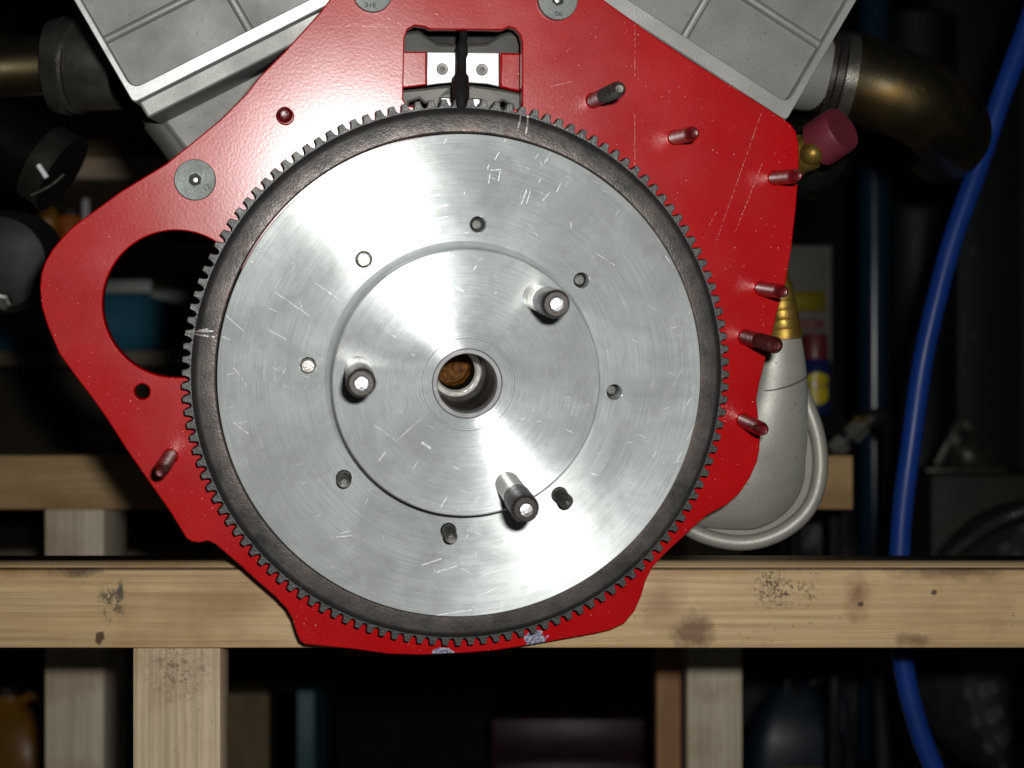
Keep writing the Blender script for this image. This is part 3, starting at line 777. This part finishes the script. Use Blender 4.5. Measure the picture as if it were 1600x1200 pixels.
# a thin strip lies on top of it, set back a hair
zs1 = at(0, 868, 0.905).z
st = add('strip', mesh([(bx0, 0.884, zt + 0.0001), (bx1, 0.884, zt + 0.0001), (bx1, 0.884, zt + 0.0009), (bx0, 0.884, zt + 0.0009), (bx0, 0.905, zt + 0.0001), (bx1, 0.905, zt + 0.0001), (bx1, 0.905, zs1), (bx0, 0.905, zs1)],
    [[0, 1, 2, 3], [7, 6, 5, 4], [0, 4, 5, 1], [1, 5, 6, 2], [2, 6, 7, 3], [3, 7, 4, 0]]), mat_wood('pine_strip', 0, (), (0.44, 0.31, 0.16), (0.56, 0.42, 0.24), 5.0), crate, 20)
st.location = -crate.location
W_POST = mat_wood('pine_post', 2, [((0.0, -0.02, 0.19), (0.02, 0.05, 0.02), (0.12, 0.10, 0.06), 150, 0.8, 0.8, 420)], (0.56, 0.43, 0.27), (0.66, 0.53, 0.36), 9.0)
W_REAR = mat_wood('pine_rear', 0, (), (0.45, 0.275, 0.12), (0.56, 0.37, 0.18), 14.0)
W_RPOST = mat_wood('pine_rear_post', 2, (), (0.66, 0.56, 0.40), (0.76, 0.66, 0.50), 21.0)
W_BROWN = mat_wood('brown_post', 2, (), (0.40, 0.20, 0.085), (0.48, 0.27, 0.12), 27.0)
plank('post', at(207, 0, ZF + .004).x, at(345, 0, ZF + .004).x, ZF + 0.004, 0.905, 0.0, zb_ - 0.0003, W_POST)
plank('post', at(1640, 0, ZF + .004).x, at(1775, 0, ZF + .004).x, ZF + 0.004, 0.915, 0.0, zb_ - 0.0003, W_POST)
zr1, zr0 = at(0, 712, ZR).z, at(0, 796, ZR).z
plank('rear_beam', -0.66, at(1333, 0, ZR).x, ZR, ZR + 0.06, zr0, zr1, W_REAR)
plank('rear_post', at(70, 0, ZR + .004).x, at(162, 0, ZR + .004).x, ZR + 0.004, ZR + 0.085, 0.0, zr0 - 0.0003, W_RPOST)
plank('rear_post', at(1074, 0, ZR + .004).x, at(1160, 0, ZR + .004).x, ZR + 0.004, ZR + 0.045, 0.0, zr0 - 0.0003, W_RPOST)
plank('brown_post', at(1026, 0, 1.46).x, at(1070, 0, 1.46).x, 1.46, 1.50, 0.0, zr0 - 0.0003, W_BROWN)
plank('skid', at(1050, 0, 1.46).x, at(1066, 0, 1.46).x + 0.01, ZR + 0.0605, 1.55, zr0, zr0 + 0.02, W_BROWN)
plank('side_rail', -0.66, -0.62, 0.9455, ZR - 0.0003, zb_ + 0.004, zb_ + 0.04, W_REAR)
plank('side_rail', 0.62, 0.66, 0.9455, 1.41, zb_ + 0.004, zb_ + 0.04, W_REAR)
# sump: rests on the front and the rear beam
ya = (ENGI @ Vector((0, 0.905, zs1)))
yb = (ENGI @ Vector((0, ZR, zr1)))
sl = [(ya.z, ya.y + 0.0004), (yb.z, yb.y + 0.0004)]
zlo = -0.455
V = []
for z, y in ((-0.085, ya.y + (ya.y - yb.y) / (ya.z - yb.z) * (-0.085 - ya.z) + 0.0004), (zlo, ya.y + (ya.y - yb.y) / (ya.z - yb.z) * (zlo - ya.z) + 0.0004)):
    V += [(-0.075, y, z), (0.085, y, z), (0.085, -0.0602, z), (-0.075, -0.0602, z)]
V += []
add('sump', mesh(V, [[0, 1, 2, 3], [7, 6, 5, 4], [0, 4, 5, 1], [1, 5, 6, 2], [2, 6, 7, 3], [3, 7, 4, 0]]), CAST_DIRTY, engine, 20)

# ==================================================================== blue hose
HOSE = plain('blue_hose_rubber', (0.008, 0.036, 0.21), 0.38, 0.0, 0.12, 30, 0.06, 500, 0.3)
hp = catmull([at(u, v, Z) for u, v, Z in ((1640, -60, 1.11), (1602, 50, 1.11), (1565, 150, 1.11), (1527, 265, 1.11), (1490, 370, 1.11), (1463, 470, 1.11), (1441, 570, 1.11), (1424, 690, 1.11), (1411, 790, 1.11), (1405, 880, 1.11), (1405, 960, 1.11), (1412, 1040, 1.11), (1430, 1120, 1.11), (1455, 1190, 1.11), (1500, 1290, 1.11))] + [Vector((0.40, 1.13, 0.08)), Vector((0.52, 1.15, 0.012)), Vector((0.75, 1.2, 0.009))], 6)
tag(add('hose', tube(hp, 0.0073, 18), HOSE), 'blue rubber air hose hanging down past the wooden front beam', 'hose')

# ==================================================================== left background: shelf unit with things on it
SHELF_W = plain('shelf_board', (0.16, 0.12, 0.07), 0.6, 0.0, 0.3, 20, 0.2)
SHELF_P = plain('pale_board', (0.40, 0.30, 0.19), 0.6, 0.0, 0.3, 20, 0.2)
shelf = empty('shelf_unit', (-0.7, 2.1, 0))
tag(shelf, 'dark shelf unit with wooden boards behind the crate, holding the blue storage bin', 'shelf')
def part(name, me, mat, parent, smooth=40):
    me.transform(Matrix.Translation(-parent.location))
    return add(name, me, mat, parent, smooth)
ZS = 1.95
sx0, sx1 = at(-420, 0, ZS).x, at(420, 0, ZS).x
for nm, va, vb, m, deep in (('board', 246, 279, SHELF_P, 0.35), ('board', 381, 418, SHELF_W, 0.35), ('board', 548, 572, SHELF_W, 0.35), ('board', 860, 885, SHELF_W, 0.35)):
    part(nm, box(sx0, sx1, ZS, ZS + deep, at(0, vb, ZS).z, at(0, va, ZS).z, 0.002), m, shelf)
DKST = plain('dark_steel_post', (0.02, 0.021, 0.022), 0.5, 0.3, 0.3, 40, 0.1)
for x in (sx0 - 0.035, sx1 + 0.001):
    part('upright', box(x, x + 0.034, ZS, ZS + 0.035, 0, 1.05), DKST, shelf)
    part('upright', box(x, x + 0.034, ZS + 0.315, ZS + 0.35, 0, 1.05), DKST, shelf)
part('back_panel', box(sx0, sx1, ZS + 0.3505, ZS + 0.356, 0.2, 1.05), plain('back_panel', (0.06, 0.045, 0.028), 0.7, 0.0, 0.4, 9, 0.1), shelf)
ztop = at(0, 548, ZS).z
BIN = plain('blue_bin_plastic', (0.035, 0.16, 0.25), 0.45, 0.0, 0.12, 30, 0.05)
binr = empty('storage_bin', ((at(-40, 0, 1.98).x + at(222, 0, 1.98).x) / 2, 2.08, ztop))
tag(binr, 'blue plastic storage bin with pale rim on the shelf, seen through the round cut-out', 'bin')
b0, b1 = at(-40, 0, 1.98).x, at(222, 0, 1.98).x
bt = at(0, 460, 1.98).z
for nm, q in (('front_wall', (b0, b1, 1.98, 1.985)), ('back_wall', (b0, b1, 2.20, 2.205)), ('side_wall', (b0, b0 + .005, 1.9852, 2.1998)), ('side_wall', (b1 - .005, b1, 1.9852, 2.1998))):
    part(nm, box(*q, ztop + 0.0003, bt), BIN, binr)
part('bin_floor', box(b0 + .0052, b1 - .0052, 1.9852, 2.1998, ztop + 0.0003, ztop + 0.006), BIN, binr)
bl = [(b0 - 0.008, b1 + 0.014, 1.968, 1.9795), (b0 - 0.008, b1 + 0.014, 2.2055, 2.217)]
RIMM = plain('bin_rim', (0.30, 0.34, 0.30), 0.5, 0.0, 0.1)
for q in bl:
    part('rim', box(*q, at(0, 458, 1.97).z, at(0, 437, 1.97).z, 0.002), RIMM, binr)
z2s = at(0, 381, ZS).z
def lathe_thing(name, label, cat, loc, pieces, group=None):
    r_ = empty(name, loc)
    tag(r_, label, cat, group)
    for nm, prof, m in pieces:
        add(nm, lathe(prof, 36), m, r_, 40)
    return r_
YEL = plain('amber_plastic', (0.42, 0.20, 0.02), 0.35, 0.0, 0.3, 60, 0.05)
ORG = plain('orange_label', (0.50, 0.13, 0.015), 0.45, 0.0, 0.4, 60, 0.05)
pz = at(76, 310, 2.05)
lathe_thing('oil_bottle', 'amber plastic bottle on the upper shelf behind the exhaust pipes', 'bottle', (at(74, 0, 2.05).x, 2.05, z2s + 0.0003),
            [('body', [(0, 0), (0.020, 0.001), (0.022, 0.004), (0.022, 0.040), (0.010, 0.052), (0.009, 0.056)], YEL), ('cap', [(0.0098, 0.0563), (0.0098, 0.068), (0, 0.069)], DKST)])
lathe_thing('paint_tin', 'orange tin on the upper shelf next to a white marker', 'tin', (at(110, 0, 2.02).x, 2.02, z2s + 0.0003),
            [('body', [(0, 0), (0.0165, 0.0005), (0.0168, 0.002), (0.0168, 0.034), (0.015, 0.040), (0.0, 0.041)], ORG), ('lid', [(0.0152, 0.0413), (0.0155, 0.045), (0.0, 0.046)], DKST)])
WHT = plain('white_plastic', (0.75, 0.75, 0.74), 0.3, 0.0, 0.05, 60, 0.0)
lathe_thing('marker', 'white marker pen standing upright on the upper shelf by the orange tin', 'marker', (at(134, 0, 1.985).x, 1.985, z2s + 0.0003),
            [('body', [(0, 0), (0.0034, 0), (0.0034, 0.038)], WHT), ('cap', [(0.0034, 0.0382), (0.0042, 0.0384), (0.0042, 0.056), (0.003, 0.058), (0, 0.0582)], WHT)])
tag(add('cardboard_box', xf(box(-0.10, 0.10, 0, 0.12, 0, 0.095, 0.001), Matrix.Translation((at(200, 0, 2.05).x, 2.06, at(0, 246, ZS).z + 0.0003))), plain('brown_card', (0.17, 0.115, 0.055), 0.75, 0.0, 0.2, 30, 0.1)), 'brown cardboard box on the pale top shelf board behind the head', 'box')
# low things on the floor, left and middle
TEAL = plain('teal_board', (0.03, 0.10, 0.13), 0.5, 0.0, 0.15, 20, 0.05)
def stand_box(name, label, cat, u0, u1, v, Z, deep, mat, bev=0.004):
    x0, x1 = at(u0, 0, Z).x, at(u1, 0, Z).x
    o = add(name, box(-(x1 - x0) / 2, (x1 - x0) / 2, 0, deep, 0, at(0, v, Z).z, bev), mat)
    o.location = ((x0 + x1) / 2, Z, 0.0)
    return tag(o, label, cat)
tb = stand_box('storage_box', 'teal painted box on the floor behind the crate posts', 'box', 428, 492, 1078, 1.95, 0.25, TEAL)
cb = stand_box('carton', 'tan cardboard carton on the floor beside the teal box', 'box', 300, 424, 1084, 2.0, 0.25, plain('tan_card', (0.20, 0.14, 0.07), 0.75, 0.0, 0.2, 30, 0.1))
def jug(name, label, u, Z, vtop, w, body, extra=None):
    h = at(0, vtop, Z).z
    r_ = empty(name, (at(u, 0, Z).x, Z, 0))
    tag(r_, label, 'jug')
    prof = [(0.6, 0.0), (0.92, 0.006), (1.0, 0.03), (1.0, 0.55), (0.94, 0.66), (0.72, 0.78), (0.42, 0.87), (0.26, 0.91), (0.25, 0.94)]
    V, F, n = [], [], 32
    for i in range(n):
        a = 2 * math.pi * i / n
        ca, sa_ = math.cos(a), math.sin(a)
        e = 0.55
        cx, sy = math.copysign(abs(ca) ** e, ca), math.copysign(abs(sa_) ** e, sa_)
        for q, z in prof:
            V.append((cx * q * w, sy * q * w * 0.7, z * h))
    m = len(prof)
    for i in range(n):
        for k_ in range(m - 1):
            j = (i + 1) % n
            F.append([i * m + k_, j * m + k_, j * m + k_ + 1, i * m + k_ + 1])
    F.append([i * m for i in range(n)]); F.append([i * m + m - 1 for i in range(n)])
    add('body', mesh(V, F), body, r_, 50)
    add('cap', lathe([(w * 0.27, 0.942 * h), (w * 0.27, 0.995 * h), (w * 0.24, h), (0, h)], 28), DKST, r_)
    hd = catmull([(w * 0.30, 0, 0.90 * h), (w * 0.62, 0, 0.93 * h), (w * 0.95, 0, 0.82 * h), (w * 0.98, 0, 0.66 * h)], 6)
    add('handle', tube(hd, w * 0.10, 12), body, r_)
    if extra:
        add('label_patch', xf(box(-w * 0.5, w * 0.45, -0.0012, 0, h * 0.22, h * 0.52), Matrix.Translation((0, -w * 0.7 - 0.0006, 0))), extra, r_)
    return r_
jug('fluid_jug', 'dark blue plastic jug with tan label behind the right crate post', 1240, 1.85, 1040, 0.058, plain('navy_plastic', (0.005, 0.015, 0.030), 0.42, 0, 0.15, 30, 0.05), plain('tan_label', (0.16, 0.11, 0.04), 0.6, 0, 0.2, 60, 0.0))
jug('oil_jug', 'amber yellow plastic jug on the floor beside the left crate post', 10, 1.9, 1070, 0.055, plain('amber_jug', (0.22, 0.10, 0.008), 0.4, 0, 0.2, 20, 0.05))
# red tool chest, dim
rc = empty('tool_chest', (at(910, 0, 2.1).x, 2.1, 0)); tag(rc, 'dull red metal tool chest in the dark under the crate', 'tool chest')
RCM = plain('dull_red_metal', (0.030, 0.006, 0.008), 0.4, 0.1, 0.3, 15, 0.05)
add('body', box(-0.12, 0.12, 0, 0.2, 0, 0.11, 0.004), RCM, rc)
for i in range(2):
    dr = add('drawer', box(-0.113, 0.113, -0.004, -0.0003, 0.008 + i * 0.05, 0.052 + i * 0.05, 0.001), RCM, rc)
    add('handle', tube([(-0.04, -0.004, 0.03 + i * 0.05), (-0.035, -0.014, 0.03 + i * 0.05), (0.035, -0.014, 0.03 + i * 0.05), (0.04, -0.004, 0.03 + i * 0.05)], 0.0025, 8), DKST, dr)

# ==================================================================== right background
# blue steel column and black drum pipe
BLUEP = plain('blue_enamel', (0.006, 0.025, 0.050), 0.22, 0.0, 0.15, 12, 0.05)
colm = empty('steel_column', (at(1366, 0, 1.9).x, 1.9, 0)); tag(colm, 'dark blue enamelled round steel column behind the exhaust elbow', 'column')
add('shaft', lathe([(0.018, 0.006), (0.018, 1.6), (0, 1.6)], 40), BLUEP, colm)
add('foot', lathe([(0, 0), (0.05, 0), (0.05, 0.006), (0.0182, 0.0062)], 40), DKST, colm)
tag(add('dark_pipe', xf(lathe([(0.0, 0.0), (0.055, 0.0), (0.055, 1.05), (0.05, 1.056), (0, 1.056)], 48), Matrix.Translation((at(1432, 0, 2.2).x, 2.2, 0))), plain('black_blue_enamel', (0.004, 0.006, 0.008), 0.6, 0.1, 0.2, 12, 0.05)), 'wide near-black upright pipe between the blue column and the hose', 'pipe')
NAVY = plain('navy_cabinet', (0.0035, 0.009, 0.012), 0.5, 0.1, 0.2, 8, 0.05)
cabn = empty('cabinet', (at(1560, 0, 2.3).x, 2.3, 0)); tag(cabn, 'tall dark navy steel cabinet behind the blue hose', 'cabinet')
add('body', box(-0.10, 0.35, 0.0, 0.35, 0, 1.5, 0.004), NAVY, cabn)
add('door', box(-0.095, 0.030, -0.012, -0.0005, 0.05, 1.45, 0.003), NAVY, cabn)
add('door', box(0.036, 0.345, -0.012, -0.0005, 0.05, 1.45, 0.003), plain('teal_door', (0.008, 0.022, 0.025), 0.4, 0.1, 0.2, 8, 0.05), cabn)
for zz in (0.62, 0.74):
    add('screw', xf(lathe([(0, 0.003), (0.003, 0.0025), (0.004, 0)], 12), Matrix.Translation((-0.04, -0.0125, zz)) @ Matrix.Rotation(R(90), 4, 'X')), PIN_DK, cabn)
# bench with carton and spray can
Zb = 1.62
benz = at(0, 648, Zb).z
bench = empty('bench', (at(1270, 0, Zb).x, 1.7, 0)); tag(bench, 'small black bench behind the crate carrying a white carton and spray can', 'bench')
part('top', box(at(1130, 0, Zb).x, at(1312, 0, Zb).x, 1.60, 1.85, benz - 0.02, benz), DKST, bench)
for x in (at(1132, 0, Zb).x, at(1292, 0, Zb).x):
    for y in (1.605, 1.832):
        part('leg', box(x, x + 0.012, y, y + 0.012, 0, benz - 0.0203), DKST, bench)
ct = empty('carton', (at(1255, 0, 1.72).x, 1.72, benz + 0.0003)); tag(ct, 'grey white carton with yellow and red print on the bench behind the back plate', 'carton')
cw0, cw1 = at(1195, 0, 1.72).x - ct.location.x, at(1300, 0, 1.72).x - ct.location.x
add('body', box(cw0, cw1, 0, 0.10, 0, at(0, 384, 1.72).z - benz, 0.001), plain('white_card', (0.11, 0.105, 0.092), 0.6, 0, 0.1, 30, 0.05), ct)
add('yellow_print', box(cw0 + 0.005, at(1290, 0, 1.72).x - ct.location.x, -0.0006, -0.0002, at(0, 488, 1.72).z - benz, at(0, 455, 1.72).z - benz), plain('yellow_print', (0.24, 0.19, 0.01), 0.6, 0, 0.2, 40, 0.0), ct)
add('red_print', box(at(1252, 0, 1.72).x - ct.location.x, at(1288, 0, 1.72).x - ct.location.x, -0.0006, -0.0002, at(0, 515, 1.72).z - benz, at(0, 500, 1.72).z - benz), plain('red_print', (0.20, 0.07, 0.07), 0.6, 0, 0.2, 40, 0.0), ct)
can = empty('spray_can', (at(1276, 0, Zb).x, 1.63, benz + 0.0003)); tag(can, 'blue and yellow spray can with dull red cap on the bench', 'spray can')
CR = 0.0165
CANB = plain('can_blue', (0.012, 0.022, 0.10), 0.3, 0.2, 0.1, 40, 0.0)
add('body', lathe([(0, 0), (CR - 0.001, 0), (CR, 0.002), (CR, 0.052), (CR - 0.004, 0.058), (0.009, 0.060), (0, 0.0602)], 40), CANB, can)
add('cap', lathe([(0.0135, 0.0565), (0.0137, 0.058), (0.0125, 0.080), (0.0115, 0.082), (0, 0.082)], 36), plain('can_cap', (0.13, 0.02, 0.02), 0.45, 0, 0.1, 40, 0.0), can)
def wrap(me, rr):
    for v in me.vertices:
        a = v.co.x / CR
        r2 = rr + v.co.z
        v.co = (r2 * math.sin(a), -r2 * math.cos(a), v.co.y)
    return me
g = 12
sh = [(x, y) for x, y in [(-0.012 + 0.024 * i / g, 0.043) for i in range(g + 1)] + [(0.012, 0.016)] + [(0.012 - 0.024 * i / g, 0.008 + 0.004 * abs(i - g / 2) / (g / 2)) for i in range(1, g)] + [(-0.012, 0.016)]]
V, F = [], []
for i in range(g + 1):
    x = -0.012 + 0.024 * i / g
    V += [(x, 0.043 - 0.004 * abs(x) / 0.012, 0), (x, 0.010 + 0.006 * (abs(x) / 0.012) ** 2, 0)]
for i in range(g):
    F.append([2 * i, 2 * i + 1, 2 * i + 3, 2 * i + 2])
add('shield', wrap(mesh(V, F), CR + 0.0002), plain('can_yellow', (0.55, 0.42, 0.01), 0.4, 0, 0.05, 40, 0.0), can)
add('lettering', wrap(text_mesh('WD-40', 0.0095, Matrix.Translation((0, 0.029, 0))), CR + 0.0005), CANB, can)
# black hose with two grey hex couplings
fh = empty('coupling_hose', at(1322, 700, 1.50) * 1.0); fh.location.z = 0
tag(fh, 'black hose end with two grey hexagonal couplings above the rear beam', 'hose')
def lp(p, parent): return Vector(p) - parent.location
pA, pB, pC, pD = at(1300, 706, 1.5), at(1318, 690, 1.5), at(1328, 682, 1.5), at(1348, 664, 1.5)
add('coupling', rod(lp(pA, fh), lp(pB, fh), [(0, 0.0), (0, 0.0098), ((pB - pA).length, 0.0098), ((pB - pA).length, 0)], 6), plain('grey_coupling', (0.20, 0.19, 0.16), 0.4, 0.5, 0.2, 60, 0.1), fh, 20)
add('coupling', rod(lp(pC, fh), lp(pD, fh), [(0, 0.0), (0, 0.0105), ((pD - pC).length, 0.0105), ((pD - pC).length, 0)], 6), plain('grey_coupling_b', (0.17, 0.16, 0.14), 0.4, 0.5, 0.2, 60, 0.1), fh, 20)
add('nipple', rod(lp(pB, fh), lp(pC, fh), [(0, 0.007), ((pC - pB).length, 0.007)], 24), RUBBER, fh)
add('hose', tube(catmull([lp(p, fh) for p in (pD, at(1366, 652, 1.5), at(1385, 665, 1.52), at(1392, 740, 1.56), Vector((0.37, 1.6, 0.2)), Vector((0.40, 1.62, 0.02)), Vector((0.5, 1.65, 0.009)))], 6), 0.0085, 14), RUBBER, fh)
for u in (1339, 1352):
    add('brass_ring', rod(lp(at(u, 656, 1.487), fh), lp(at(u + 2, 650, 1.483), fh), [(0, 0), (0, 0.0030), (0.003, 0.0030), (0.004, 0)], 16), BRASS, fh)
# crumpled black sack
bm = bmesh.new(); bmesh.ops.create_icosphere(bm, subdivisions=4, radius=1)
from mathutils import noise as mn
for v in bm.verts:
    d = 1 + 0.30 * mn.fractal(v.co * 1.6, 1.0, 2.0, 4) + 0.10 * abs(mn.noise(v.co * 6))
    v.co *= d
    v.co = Vector((v.co.x * 0.10, v.co.y * 0.09, max((v.co.z + 0.9) * 0.215, 0)))
sk = bpy.data.meshes.new('m'); bm.to_mesh(sk); bm.free()
so = tag(add('black_sack', sk, plain('black_polythene', (0.010, 0.010, 0.011), 0.5, 0, 0.2, 40, 0.3, 90), None, 50), 'crumpled black plastic sack behind the front beam under the pump housing', 'sack')
so.location = (at(1275, 0, 2.1).x, 2.1, 0); so.scale = (1.2, 1.2, 1.18)
# tyre with lugs on a black box
tbx = stand_box('low_box', 'low black box under the small lugged tyre', 'box', 1440, 1800, 1290, 1.5, 0.28, DKST)
tyr = empty('tyre', (at(1640, 0, 1.62).x, 1.62, at(0, 1290, 1.5).z)); tag(tyr, 'small black lugged tyre with wheel leaning on a low black box', 'tyre')
RT = 0.150
tor = [(RT * 0.62 + 0.0, -0.035), (RT * 0.66, -0.046), (RT * 0.86, -0.048), (RT * 0.95, -0.042), (RT * 0.985, -0.02), (RT * 0.985, 0.02), (RT * 0.95, 0.042), (RT * 0.86, 0.048), (RT * 0.66, 0.046), (RT * 0.62, 0.035)]
TM = Matrix.Translation((0, 0, RT)) @ Matrix.Rotation(R(90), 4, 'X') @ Matrix.Rotation(R(24), 4, 'Y')
TYRE = plain('tyre_rubber', (0.030, 0.030, 0.029), 0.55, 0, 0.3, 60, 0.15)
LUG = plain('tyre_lug_pale', (0.085, 0.085, 0.08), 0.5, 0, 0.3, 60, 0.15)  # lugs are paler than the carcass
add('carcass', xf(lathe(tor, 72, True), TM), TYRE, tyr, 50)
lug = box(-0.007, 0.007, -0.010, 0.010, 0, 0.006, 0.001)
lug2 = box(-0.006, 0.006, -0.004, 0.004, 0, 0.006, 0.001)
for me_, rr in ((lug, 0.84), (lug2, 0.955)):
    finish(me_, 40); me_.materials.append(LUG)
    for i in range(30):
        a = 2 * math.pi * i / 30
        ob = bpy.data.objects.new('lug', me_); col.objects.link(ob); ob.parent = tyr
        zz = 0.0475 if rr < 0.9 else 0.0405
        ob.matrix_local = TM @ Matrix.Rotation(a, 4, 'Z') @ Matrix.Translation((RT * rr, 0, zz)) @ Matrix.Rotation(R(90), 4, 'Z')
add('rim', xf(lathe([(0.0, 0.0), (0.03, 0.004), (0.035, 0.02), (0.06, 0.014), (RT * 0.6, 0.022), (RT * 0.63, 0.040), (RT * 0.645, 0.040), (RT * 0.645, 0.034), (RT * 0.60, -0.03), (0, -0.03)], 64), TM), plain('wheel_rim', (0.10, 0.10, 0.095), 0.4, 0.5, 0.2, 40, 0.1), tyr)
# loose brackets on a stand
stnd = stand_box('stand', 'narrow dark wooden stand behind the blue hose', 'stand', 1455, 1680, 742, 1.85, 0.2, plain('olive_wood', (0.022, 0.019, 0.010), 0.6, 0, 0.3, 20, 0.1))
zt2 = at(0, 742, 1.85).z
BRK = plain('grey_bracket', (0.065, 0.060, 0.045), 0.4, 0.5, 0.4, 60, 0.2)
bk = empty('engine_mount', (at(1500, 0, 1.9).x, 1.9, zt2 + 0.0003)); tag(bk, 'angled dark grey metal bracket on the stand behind the hose', 'bracket')
add('foot', box(-0.045, 0.050, -0.02, 0.03, 0, 0.006, 0.001), BRK, bk)
add('arm', xf(box(-0.006, 0.006, -0.015, 0.02, 0, 0.062, 0.0015), Matrix.Translation((-0.030, 0, 0.0065)) @ Matrix.Rotation(R(28), 4, 'Y')), BRK, bk)
add('arm', xf(box(-0.006, 0.006, -0.015, 0.02, 0, 0.058, 0.0015), Matrix.Translation((0.018, 0, 0.0065)) @ Matrix.Rotation(R(-14), 4, 'Y')), BRK, bk)
add('gusset', mesh([(-0.02, -0.016, 0.0064), (0.045, -0.016, 0.0064), (0.045, -0.016, 0.025), (0.0, -0.016, 0.055), (-0.02, -0.012, 0.0064), (0.045, -0.012, 0.0064), (0.045, -0.012, 0.025), (0.0, -0.012, 0.055)], [[0, 1, 2, 3], [7, 6, 5, 4], [0, 4, 5, 1], [1, 5, 6, 2], [2, 6, 7, 3], [3, 7, 4, 0]]), BRK, bk, 20)
add('bolt', rod((-0.015, -0.030, 0.040), (-0.015, -0.016, 0.040), [(0, 0), (0, 0.007), (0.006, 0.007), (0.006, 0.004), (0.014, 0.004)], 6), PIN_DK, bk, 20)

# ribbed black duct arching beside the tyre
dp = catmull([at(u, v, Z) for u, v, Z in ((1455, 905, 1.40), (1482, 872, 1.40), (1530, 832, 1.40), (1580, 806, 1.40), (1640, 790, 1.42), (1720, 800, 1.45))] + [Vector((0.60, 1.48, 0.25)), Vector((0.63, 1.5, 0.03))], 30)
dp = [at(1440, 960, 1.42), at(1447, 930, 1.41)] + dp
dr_ = [0.0050 + 0.0008 * math.sin(i * 1.57) for i in range(len(dp))]
tag(add('ribbed_duct', tube(dp, dr_, 14), plain('grey_black_duct', (0.035, 0.035, 0.033), 0.45, 0.0, 0.2, 60, 0.1)), 'thin ribbed dark duct arching over the lugged tyre behind the front beam', 'duct')
